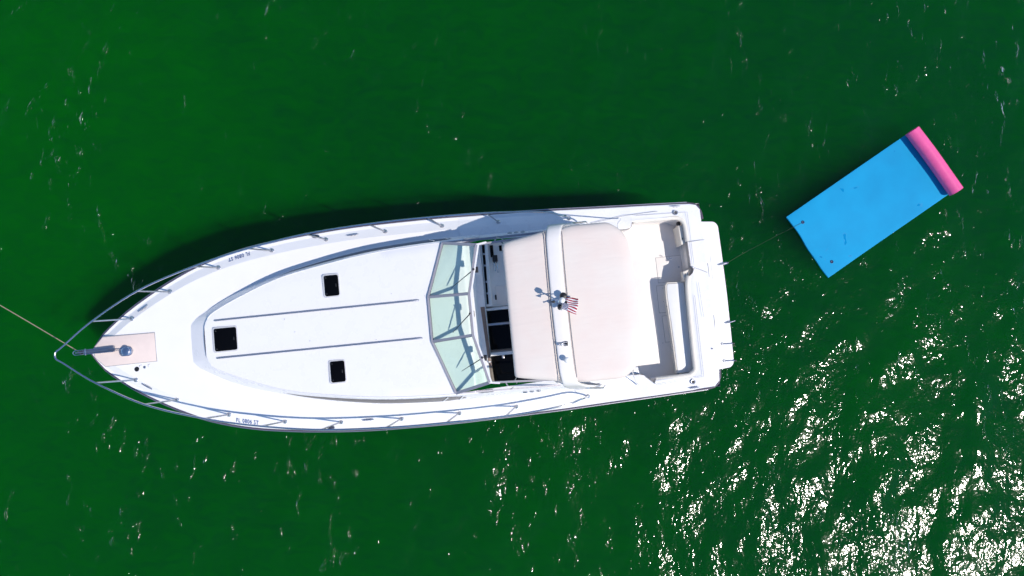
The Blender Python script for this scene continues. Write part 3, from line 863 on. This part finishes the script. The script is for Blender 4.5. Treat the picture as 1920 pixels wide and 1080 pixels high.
# gear on the arch
def arch_z(y): return 3.44 + .10 * (1 - (y / 1.55) ** 2) + .034
mast = empty('light_mast', (-3.47, .05, arch_z(.05))); mast.parent = boat
part('mast_foot', lathe([(.055, 0), (.055, .012), (.03, .03), (.02, .05)], 16), 'steel', mast)
part('mast_pole', tube([(0, 0, .02), (0, 0, .56)], .013, 10), 'steel', mast)
part('anchor_light', lathe([(.02, .54), (.05, .555), (.055, .585), (.05, .63), (.03, .655), (.005, .665)], 16), 'white_vinyl', mast)
part('mast_cross_bar', tube([(-.13, .02, .34), (.12, .03, .34)], .011, 8), 'steel', mast)
part('antenna_disc', lathe([(.02, .13), (.065, .14), (.07, .165), (.055, .19), (.01, .20)], 18, (.06, .10, 0)), 'black', mast)
part('disc_bracket', tube([(.0, .0, .12), (.06, .10, .14)], .010, 8), 'black', mast)
part('flood_light', xf(lathe([(.02, -.05), (.045, -.03), (.05, .04), (.042, .05)], 14), Matrix.Translation((.07, -.05, .19)) @ Matrix.Rotation(R(75), 4, 'Y')), 'black', mast)
part('flood_light', xf(lathe([(.02, -.05), (.042, -.03), (.045, .04), (.04, .05)], 14), Matrix.Translation((-.03, -.10, .16)) @ Matrix.Rotation(R(60), 4, 'X')), 'black', mast)
part('lamp_bracket', bar((-.08, -.03, .14), (.08, -.05, .14), .03, .02), 'dull_steel', mast)
part('burgee_vane', plate([(-.22, .0), (-.13, -.035), (-.11, .035)], .33, .342, .002), 'black', mast)
horn = empty('twin_horn', (-3.47, -.77, arch_z(.77))); horn.parent = boat
for dy, ln in ((.03, .17), (-.03, .13)):
    part('horn_trumpet', xf(lathe([(.008, 0), (.010, ln * .5), (.018, ln * .8), (.034, ln)], 12), Matrix.Translation((.05, dy, .045)) @ Matrix.Rotation(R(-90), 4, 'Y') @ Matrix.Rotation(R(10 if dy > 0 else -12), 4, 'X')), 'dull_steel', horn)
part('horn_base', boxv((.03, 0, .012), (.07, .09, .025)), 'black', horn)
dome = empty('antenna_dome', (-3.46, -1.08, arch_z(1.08))); dome.parent = boat
part('dome_stem', tube([(0, 0, 0), (0, 0, .10)], .014, 10), 'white_vinyl', dome)
part('dome_cap', lathe([(.02, .09), (.05, .10), (.058, .125), (.05, .155), (.028, .175), (.004, .18)], 18), 'white_vinyl', dome)

# ---- bow rail
def rail_z(x): return zs(x) + 0.68 - 0.10 * min(1, max(0, (x + 11) / 7))
railpts = [(-13.85, 0.0), (-13.82, .075), (-13.68, .175), (-13.07, .635), (-12.09, 1.19), (-10.92, 1.59), (-9.85, 1.85), (-8.6, 2.06), (-7.2, 2.16), (-6.0, 2.185), (-4.66, 2.17), (-3.55, 2.085)]
right = smooth_path([(x, y, rail_z(x)) for x, y in railpts] + [(-3.15, 2.00, zs(-3.2) + .45), (-2.99, 1.985, zs(-3) + .25), (-2.94, 1.982, zdeck(-2.94, 1.98))], 6)
path = [Vector((p.x, -p.y, p.z)) for p in right[::-1]] + right[1:]
rail = empty('bow_rail', (-8.4, 0, 1.9)); rail.parent = boat
ro = Vector((8.4, 0, -1.9))
part('top_rail', tube([p + ro for p in path], .021, 10), 'steel', rail)
STB = [(-12.55, .655, -13.07, .636), (-11.725, 1.16, -12.12, 1.175), (-10.665, 1.585, -10.96, 1.58), (-9.505, 1.855, -9.82, 1.855), (-8.32, 1.99, -8.60, 2.055), (-7.025, 2.05, -7.28, 2.155), (-5.77, 2.06, -6.02, 2.18), (-4.525, 2.04, -4.76, 2.17)]
for s in (1, -1):
    for bx, by, tx, ty in STB:
        z0 = zdeck(bx, by)
        st = part('stanchion', tube([Vector((bx, s * by, z0)) + ro, Vector((tx, s * ty, rail_z(tx))) + ro], .0175, 8), 'dull_steel', rail)
        part('stanchion_base', ([Vector(p) + ro for p in lathe([(.05, -.02), (.05, .012), (.035, .022), (.024, .05), (.018, .055)], 14, (bx, s * by, z0))[0]], lathe([(.05, 0), (.05, .012), (.035, .022), (.024, .05), (.018, .055)], 14)[1]), 'dull_steel', st)
    part('stanchion_base', ([Vector(p) + ro for p in lathe([(.05, -.02), (.05, .012), (.035, .022), (.026, .03)], 14, (-2.94, s * 1.982, zdeck(-2.94, 1.98)))[0]], lathe([(.05, 0), (.05, .012), (.035, .022), (.026, .03)], 14)[1]), 'dull_steel', rail)

# ---- cleats
def cleat(x, y, ang, ln=.26, z=None):
    e = empty('cleat', (x, y, (zdeck(x, y) if z is None else z)), ang); e.parent = boat
    part('cleat_horns', tube([(-ln / 2, 0, .055), (-ln * .25, 0, .05), (0, 0, .047), (ln * .25, 0, .05), (ln / 2, 0, .055)], [.007, .014, .017, .014, .007], 8), 'dull_steel', e)
    for q in (-.16, .16):
        part('cleat_leg', lathe([(.026, -.01), (.022, .008), (.013, .02), (.013, .05)], 10, (q * ln, 0, 0)), 'dull_steel', e)
cleat(-12.30, .85, R(30)); cleat(-12.315, -.82, R(-33))
cleat(-7.73, 2.04, R(3)); cleat(-7.73, -2.0, R(-1))
cleat(-.53, 2.03, R(-4), .22, 1.39); cleat(-.57, -2.03, R(3), .22, 1.39)
# hawse plates on the side decks
for s in (1, -1):
    e = empty('fairlead', (-8.55, s * 2.09, zdeck(-8.55, 2.09))); e.parent = boat
    part('fairlead_ring', tube([(.075 * math.cos(a), .03 * math.sin(a), .012) for a in np.linspace(0, 2 * math.pi, 20)[:-1]], .011, 6, closed=True), 'dull_steel', e)
    part('fairlead_mouth', plate([(.06 * math.cos(a), .022 * math.sin(a)) for a in np.linspace(0, 2 * math.pi, 17)[:-1]], 0, .008, .002), 'track', e)

# ---- anchor gear at the bow
part('anchor_locker_lid', plate([(-13.36, .10), (-13.16, .315), (-12.09, .305), (-12.08, -.295), (-13.14, -.305), (-13.34, -.10)], -.03, .016, .005, zf=lambda x, y: zs(x) + .115), 'blush', boat)
part('locker_seam', plate([(-13.375, .105), (-13.165, .328), (-12.08, .318), (-12.068, -.308), (-13.145, -.318), (-13.355, -.105)], -.03, .006, .001, zf=lambda x, y: zs(x) + .115), 'seam', boat)
ar = empty('anchor_roller', (-13.3, .035, zs(-13.3) + .155)); ar.parent = boat
for s in (1, -1):
    part('roller_cheek', bar((-.42, s * .048, .02), (.40, s * .048, .03), .012, .075), 'steel', ar)
part('roller_channel', bar((-.30, 0, -.012), (.40, 0, -.002), .088, .010), 'dull_steel', ar)
part('roller_fork', tube([(-.40 - .07 * math.cos(a) - .0, .048 * math.sin(a), .03) for a in np.linspace(-math.pi / 2, math.pi / 2, 10)], .012, 8), 'steel', ar)
part('roller_wheel', xf(lathe([(.045, -.034), (.022, -.006), (.022, .006), (.045, .034)], 14), Matrix.Translation((-.33, 0, .01)) @ Matrix.Rotation(R(90), 4, 'X')), 'track', ar)
part('roller_pin', tube([(-.20, -.07, .05), (-.20, .07, .05)], .012, 8), 'steel', ar)
part('anchor_shank', bar((-.42, 0, .035), (.28, 0, .05), .026, .03), 'dull_steel', ar)
wl = empty('windlass', (-12.66, -.03, zs(-12.66) + .128)); wl.parent = boat
part('windlass_base', plate(rrect(-.03, -.0, .30, .21, .10, 6), 0, .035, .012), 'steel', wl)
part('windlass_drum', lathe([(.09, .03), (.085, .05), (.055, .075), (.055, .10), (.085, .125), (.088, .145), (.06, .16), (.012, .163)], 22, (.02, 0, 0)), 'steel', wl)
part('windlass_motor', lathe([(.06, .03), (.06, .075), (.045, .09), (.01, .093)], 18, (-.09, -.02, 0)), 'dull_steel', wl)
part('anchor_chain', tube([(-13.25, .035, zs(-13.2) + .22), (-13.0, .03, zs(-13) + .225), (-12.74, .0, zs(-12.7) + .22)], .011, 6), 'dull_steel', boat)
part('deck_filler', lathe([(.052, -.01), (.052, .006), (.046, .009), (.04, .004)], 18, (-12.51, -.43, zdeck(-12.51, .43))), 'black', boat)
part('deck_filler', lathe([(.03, -.01), (.03, .006), (.024, .012), (.01, .012)], 14, (-12.345, -.405, zdeck(-12.345, .4))), 'dull_steel', boat)
for x, a0 in ((-12.42, 60), (-12.235, 80)):
    z = zdeck(x, .4) + .006
    part('padeye', tube([(x + .035 * math.cos(R(a)), -.385 + .035 * math.sin(R(a)), z) for a in range(a0, a0 + 150, 15)], .004, 6), 'dull_steel', boat)

# ---- registration letters on the bulwark band
def lettering(txt, x, y, ang, tilt):
    cu = bpy.data.curves.new('registration', 'FONT'); cu.body = txt; cu.size = .135; cu.align_x = 'CENTER'; cu.align_y = 'CENTER'; cu.extrude = .0008; cu.offset = .001; cu.space_character = 1.12
    tmp = bpy.data.objects.new('tmp', cu); COL.objects.link(tmp)
    dg = bpy.context.evaluated_depsgraph_get()
    me_ = bpy.data.meshes.new_from_object(tmp.evaluated_get(dg))
    bpy.data.objects.remove(tmp)
    me_.materials.clear(); me_.materials.append(M['navy'])
    o = bpy.data.objects.new('registration_lettering', me_); COL.objects.link(o); o.parent = boat
    # lie on the sloping bulwark band: local x along the text, z along the band's normal
    ux, uy = math.cos(ang), math.sin(ang); e_ = .2
    P0 = Vector((x, y, zdeck(x, y)))
    tx_ = Vector((x + ux * e_, y + uy * e_, zdeck(x + ux * e_, y + uy * e_))) - Vector((x - ux * e_, y - uy * e_, zdeck(x - ux * e_, y - uy * e_)))
    q_ = .05; ty_ = Vector((x - uy * q_, y + ux * q_, zdeck(x - uy * q_, y + ux * q_))) - Vector((x + uy * q_, y - ux * q_, zdeck(x + uy * q_, y - ux * q_)))
    tx_.normalize(); nz_ = tx_.cross(ty_).normalized(); ty_ = nz_.cross(tx_)
    rot_ = Matrix((tx_, ty_, nz_)).transposed().to_4x4()
    o.matrix_basis = Matrix.Translation(P0 + nz_ * .019) @ rot_ @ Matrix.Scale(.70, 4, (1, 0, 0))
    o['label'] = 'blue registration lettering FL 0806 ST'
lettering('FL 0806 ST', -10.30, -1.775, R(-13), R(20))
lettering('FL 0806 ST', -10.22, 1.79, R(180 + 13), R(20))

# ---- aft cockpit furniture
bench = empty('aft_bench', (-.66, -.68, FLO)); bench.parent = boat
def bp(name, vf, mat, **k): return part(name, ([Vector(p) - Vector((-.66, -.68, FLO)) for p in vf[0]], vf[1]), mat, bench, **k)
bo = [(-.46, .33), (-.86, .34), (-.895, .28), (-.905, .0), (-.885, -.5), (-.87, -1.1), (-.865, -1.72), (-.46, -1.71)]
bp('bench_base', plate([(x + (.03 if x < -.6 else -.0), y) for x, y in bo], FLO, 1.05, .01), 'cream')
bp('seat_cushion', plate(inset_poly([(x, y) for x, y in bo], .012), 1.045, 1.20, .035), 'white_vinyl')
bp('cushion_piping', tube([(x - .0, y, 1.17) for x, y in [(-.47, .335), (-.855, .345), (-.90, .28), (-.910, .0), (-.890, -.5), (-.875, -1.1), (-.868, -1.71)]], .012, 8), 'cream')
bp('cushion_piping', tube([(x - .012, y, 1.06) for x, y in [(-.47, .345), (-.855, .355), (-.90, .28), (-.910, .0), (-.890, -.5), (-.875, -1.1), (-.868, -1.71)]], .012, 8), 'cream')
for y in (.27, -.18, -1.02):
    bp('bench_hinge', boxv((-.885, y, 1.0), (.02, .035, .03)), 'dull_steel')
# padded bolsters on the coaming
bol = [(-.40, .44), (-.44, .33), (-.462, .15), (-.475, -.3), (-.487, -1.0), (-.492, -1.55), (-.51, -1.66), (-.60, -1.735), (-.75, -1.752), (-1.2, -1.765), (-1.40, -1.77)]
bpts = smooth_path([(x, y, 1.365) for x, y in bol], 5)
part('coaming_bolster', tube([Vector((p.x + .012, p.y - (.014 if p.x < -.62 else 0), p.z)) for p in bpts], .062, 12, scale_z=1.0), 'cream', boat)
part('coaming_bolster', tube([(p[0] + .0, p[1], 1.37) for p in smooth_path([(-1.50, 1.79, 0), (-.9, 1.79, 0), (-.58, 1.785, 0), (-.44, 1.74, 0), (-.37, 1.65, 0), (-.345, 1.5, 0), (-.335, 1.22, 0)], 5)], .055, 12), 'cream', boat)
# corner locker by the transom door
cl = empty('corner_locker', (-.42, 1.40, FLO)); cl.parent = boat
part('locker_box', plate([(-.07, .21), (.06, .20), (.07, -.20), (-.045, -.24)], 0, .54, .02), 'cream', cl)
part('locker_catch', boxv((-.005, -.10, .545), (.022, .05, .016)), 'black', cl)
part('shore_socket', xf(lathe([(.05, 0), (.05, .02), (.03, .03), (.026, .02)], 14), Matrix.Translation((-.05, .25, .50))), 'black', cl)
# small moulded locker where the bolster starts
part('door_locker', plate([(-.50, .56), (-.36, .60), (-.40, .44), (-.49, .36)], 1.05, 1.30, .015), 'cream', boat)
part('locker_catch', boxv((-.455, .50, 1.305), (.02, .035, .012)), 'black', boat)
# transom door
def seam(pts, r=.0045, mat='seam'): return part('moulding_seam', tube(pts, r, 5), mat, boat)
zt = 1.433
seam([(-.33, 1.20, zt + .01), (-.05, 1.22, zt - .03), (.04, 1.22, zt - .045)], .006)
seam([(-.28, .62, zt + .01), (-.1, .54, zt - .01), (.02, .48, zt - .035)], .006)
part('door_latch', boxv((-.30, .62, zt + .012), (.05, .03, .03)), 'dull_steel', boat)
part('door_stay', tube([(-.72, .93, 1.0), (-.66, .90, 1.0)], .010, 6), 'steel', boat)
seam([(-1.45, 1.90, 1.485), (-.29, 1.87, 1.452), (-.27, .67, 1.452)], .004)
seam([(-.335, -.0, 1.452), (-.34, -1.80, 1.452), (-1.40, -1.89, 1.49), (-1.60, -1.70, 1.50)], .004)
seam([(-2.6, 1.80, 1.53), (-1.7, 1.92, 1.49), (-.95, 1.955, 1.455)], .005)
seam([(-.22, .28, 1.45), (-.19, -.5, 1.45)], .003)
# rod holders
for x, y in ((-.545, 1.885), (-.585, -1.90)):
    e = empty('rod_holder', (x, y, 1.44)); e.parent = boat
    part('holder_flange', xf(lathe([(.055, -.012), (.055, .006), (.046, .012), (.032, .010)], 18), Matrix.Scale(1.0, 4)), 'dull_steel', e)
    part('holder_bore', lathe([(.032, .0), (.032, .0125), (.02, .0128)], 14), 'black', e)
# floor hatches
for pts in ([(-.965, .975), (-.385, .98), (-.39, .385), (-.965, .395)], [(-.965, -.385), (-.55, -.385), (-.55, -.985), (-.955, -.985)], [(-1.02, .32), (-.42, .32), (-.42, -.30), (-1.02, -.30)]):
    e = empty('floor_hatch', (pts[0][0], pts[0][1], FLO)); e.parent = boat
    pl = [(x - pts[0][0], y - pts[0][1]) for x, y in pts]
    part('hatch_gap', plate(inset_poly(pl, -.008), -.01, .003, .001), 'seam', e)
    part('hatch_lid', plate(pl, -.01, .007, .003), 'floor', e)
    part('lift_ring', lathe([(.022, 0), (.022, .009), (.014, .011)], 14, (pl[1][0] - .07, (pl[1][1] + pl[2][1]) / 2 + .03, 0)), 'dull_steel', e)
# boarding step moulded into the port side
part('boarding_step', plate([(-2.05, -1.60), (-1.70, -1.60), (-1.48, -1.80), (-1.48, -1.86), (-2.05, -1.86)], .8, 1.12, .02), 'gelcoat', boat)
part('boarding_step', plate([(-2.4, -1.42), (-1.74, -1.46), (-1.72, -1.62), (-2.4, -1.62)], FLO, 1.32, .02), 'gelcoat', boat)
for x, y in ((-.90, -.05), (-.88, .26), (-1.02, -1.0)):
    part('snap_stud', lathe([(.011, 0), (.011, .010), (.004, .012)], 8, (x, y, FLO + .004)), 'dull_steel', boat)
part('drain_cap', lathe([(.016, 0), (.016, .006), (.008, .008)], 10, (-.07, -1.22, 1.405)), 'track', boat)

# ---- swim platform
sp = empty('swim_platform', (.32, 0, .5)); sp.parent = boat
def spp(name, vf, mat, **k): return part(name, ([Vector(p) - Vector((.32, 0, .5)) for p in vf[0]], vf[1]), mat, sp, **k)
pts = []
for a in range(0, 91, 15): pts.append((.46 + .15 * math.cos(R(90 - a)), 1.55 + .17 * math.sin(R(90 - a))))
pts = [(.072, 1.76)] + pts + [(x, -y) for x, y in pts[::-1]] + [(.072, -1.76)]
pts = pts[:8] + [(.625, .8), (.632, 0), (.625, -.8)] + pts[8:]
spp('platform_slab', plate(pts, .47, .60, .02), 'nonskid')
spp('platform_edge_strip', tube([(x + .004, y, .52) for x, y in pts[1:-1]], .018, 6), 'rubber')
for y0, y1 in ((.80, .36), (-.42, -.86)):
    spp('ladder_slot', plate([(.185, y0), (.205, y0), (.205, y1), (.185, y1)], .59, .604, .001), 'track')
    spp('ladder_slot', plate([(.25, y0 - .05), (.268, y0 - .05), (.268, y1 + .06), (.25, y1 + .06)], .59, .604, .001), 'track')
    spp('ladder_lid_seam', tube([(.33, y0 + .12, .6), (.34, y0 + .12, .6), (.335, y1 - .1, .6), (.29, y1 - .1, .6)], .003, 4), 'seam')
for y in (.69, -.675):
    spp('platform_cleat', tube([(.50, y - .01, .625), (.60, y + .0, .655), (.74, y + .02, .625)], [.010, .019, .009], 8), 'dull_steel')
    spp('cleat_post', lathe([(.022, .59), (.02, .61), (.014, .65)], 10, (.585, y, 0)), 'black')
spp('tow_eye', tube([(.67 + .05 * math.cos(a), .70 + .028 * math.sin(a), .64) for a in np.linspace(0, 2 * math.pi, 16)[:-1]], .009, 6, closed=True), 'steel')
for y in (-1.16, -1.555):
    spp('fender_hook', tube([(.39, y, .62), (.50, y - .01, .632), (.64, y - .015, .625)], .013, 8), 'dull_steel')
    spp('hook_base', lathe([(.034, .595), (.034, .615), (.02, .63)], 12, (.385, y, 0)), 'dull_steel')
    spp('hook_end', lathe([(.022, .60), (.022, .64), (.01, .645)], 10, (.64, y - .015, 0)), 'black')

# ------------------------------------------------------------------ flag flying from the light mast
cB, sB = math.cos(YAW), math.sin(YAW)
def b2w(x, y, z): return Vector((4.3957 + x * cB - y * sB, 1.0507 + x * sB + y * cB, z))
h0 = b2w(-3.40, .125, 3.68); h1 = b2w(-3.485, -.09, 3.96)      # hoist, low and high end on its raked halyard
f0 = b2w(-3.12, .07, 3.72); f1 = b2w(-3.215, -.24, 3.86)       # fly
nu, nv = 22, 16; vs = []; uvs = []
for i in range(nu + 1):
    for j in range(nv + 1):
        u, v = i / nu, j / nv
        p = h0.lerp(h1, v).lerp(f0.lerp(f1, v), u)
        p = p + Vector((0, 0, 1)) * (.022 * math.sin(u * 7 + v * 2.5) * u) + Vector((.01, .012, 0)) * math.sin(v * 9 + u * 4) * u
        vs.append(p); uvs.append((u, v))
me = bpy.data.meshes.new('flag'); fs = grid_faces(nu + 1, nv + 1)
flag_o = b2w(-3.44, .02, 3.6)
me.from_pydata([tuple(p - flag_o) for p in vs], [], fs); me.update()
ul = me.uv_layers.new(name='UVMap')
for lp in me.loops: ul.data[lp.index].uv = uvs[lp.vertex_index]
me.polygons.foreach_set('use_smooth', [True] * len(me.polygons)); me.materials.append(M['flag'])
fl = empty('flag', flag_o)
tag(fl, 'small red and white striped flag with blue canton flying above the yacht arch', 'flag')
cloth = bpy.data.objects.new('flag_cloth', me); COL.objects.link(cloth); cloth.parent = fl
sm = cloth.modifiers.new('cloth', 'SOLIDIFY'); sm.thickness = .003
part('flag_staff', tube([h0 + (h0 - h1) * .25 - flag_o, h1 + (h1 - h0) * .12 - flag_o], .009, 8), 'dull_steel', fl)
part('staff_finial', lathe([(.004, -.012), (.016, 0), (.016, .012), (.004, .024)], 10, h1 + (h1 - h0) * .12 - flag_o), 'dull_steel', fl)

# ------------------------------------------------------------------ floating foam mat
Lm, Wm = 3.68, 1.77
mo = Vector((MAT_O.x, MAT_O.y, 0.0))
fm = empty('floating_foam_mat', mo, math.atan2(MAT_U.y, MAT_U.x))
tag(fm, 'rectangular blue foam mat with its pink underside rolled up at one end, floating astern', 'floating mat')
def wob(u, v): return .012 * math.sin(u * 1.9 + v * 1.3) + .008 * math.sin(v * 3.6 - u * .8) + .012 * math.exp(-u * 3) * math.sin(v * 5)
nu, nv = 60, 26; v = []
for k in (0, 1):
    for i in range(nu + 1):
        for j in range(nv + 1):
            u0, w = i / nu * Lm, j / nv * Wm
            u_ = u0 + (1 - i / nu) ** 8 * (.022 * math.sin(w * 2.6 + .9) - .006 * math.sin(w * 9.0))
            e = min(j, nv - j) == 0 or i == 0
            v.append((u_ + (.006 if (i == 0 and k == 0) else 0), -w, (.060 if k == 0 else .018) + wob(u0, w) - (.006 if (e and k == 0) else 0)))
n1 = (nu + 1) * (nv + 1); g = grid_faces(nu + 1, nv + 1)
ring = [i * (nv + 1) for i in range(nu + 1)] + [nu * (nv + 1) + j for j in range(1, nv + 1)] + [i * (nv + 1) + nv for i in range(nu - 1, -1, -1)] + [j for j in range(nv - 1, 0, -1)]
fs = g + [tuple(i + n1 for i in q[::-1]) for q in g] + [(ring[a], ring[(a + 1) % len(ring)], ring[(a + 1) % len(ring)] + n1, ring[a] + n1) for a in range(len(ring))]
mk('mat_sheet', v, fs, 'blue_foam', fm, ang=60)
# the roll: a spiral of foam sheet, pink side outwards
rc = Vector((Lm + .0, .205)); rows = []
turns = 1.9; ns = 110; th = .036
prof_o = []; prof_i = []
for k in range(ns + 1):
    t = k / ns; a = -math.pi / 2 + t * turns * 2 * math.pi
    r = .20 - .045 * t * turns
    prof_o.append((rc.x + r * math.cos(a), rc.y - .0 + r * math.sin(a) + .035))
    prof_i.append((rc.x + (r - th) * math.cos(a), rc.y + (r - th) * math.sin(a) + .035))
def roll(prof_a, prof_b, name, mat):
    secs = []
    nW = 14
    for j in range(nW + 1):
        w = -.012 + (Wm + .03) * j / nW; s_ = 1 + .012 * math.sin(w * 3.1)
        secs.append([(p[0] + .010 * math.sin(w * 2.2), -w, p[1] * s_) for p in prof_a] + [(p[0] + .010 * math.sin(w * 2.2), -w, p[1] * s_) for p in prof_b[::-1]])
    v, f = loft(secs, close_v=True)
    n = len(secs[0]); m = n // 2
    for base in (0, nW * n):
        for q in range(m - 1): f.append((base + q, base + q + 1, base + n - 2 - q, base + n - 1 - q))
    return mk(name, v, f, mat, fm, ang=50)
ro_ = roll(prof_o, prof_i, 'rolled_end', 'pink_foam'); ro_['label'] = 'pink underside rolled into a cylinder'
for gu, gv in (((7.04, 2.87)), ((7.72, 1.91))):
    d = Vector((gu, gv)) - MAT_O; lu, lv = d.dot(MAT_U), d.dot(MAT_V)
    z = .060 + wob(lu, lv)
    part('grommet', lathe([(.040, -.004), (.040, .006), (.030, .010), (.022, .004), (.02, .003)], 16, (lu, -lv, z)), 'navy_ring', fm)
# ------------------------------------------------------------------ ropes
tow = b2w(.70, .70, .65)
g0 = Vector((7.04, 2.87, .078))
pts = []
for k in range(25):
    t = k / 24; p = tow.lerp(g0, t)
    p.z = .72 * max(0, 1 - t / .45) ** 2 - .07 if t < .8 else -.07 + .16 * min(1, (t - .8) / .06)
    pts.append(p)
pts[0].z = .65
pts[-4].z = max(pts[-4].z, .09); pts[-3].z = .10; pts[-2].z = .095; pts[-1].z = .075
t0 = pts[0].copy()
o = part('tether_line', tube([p - t0 for p in pts], .0035, 6), 'cord', None); o.location = t0
tag(o, 'thin dark tether line from the swim platform to the blue foam mat', 'rope')
a0 = b2w(-13.66, .035, 2.06); 
far = Vector((-11.61, 0.778, 1.10)); d = far - a0
pts = [a0 + d * t + Vector((0, 0, -.10 * math.sin(min(1, t / 2.4) * math.pi))) for t in np.linspace(0, 2.6, 40)]
o = part('anchor_rope', tube([p - a0 for p in pts], .0105, 8), 'rope', None); o.location = a0
tag(o, 'taut tan anchor rope running from the bow roller out over the water', 'rope')
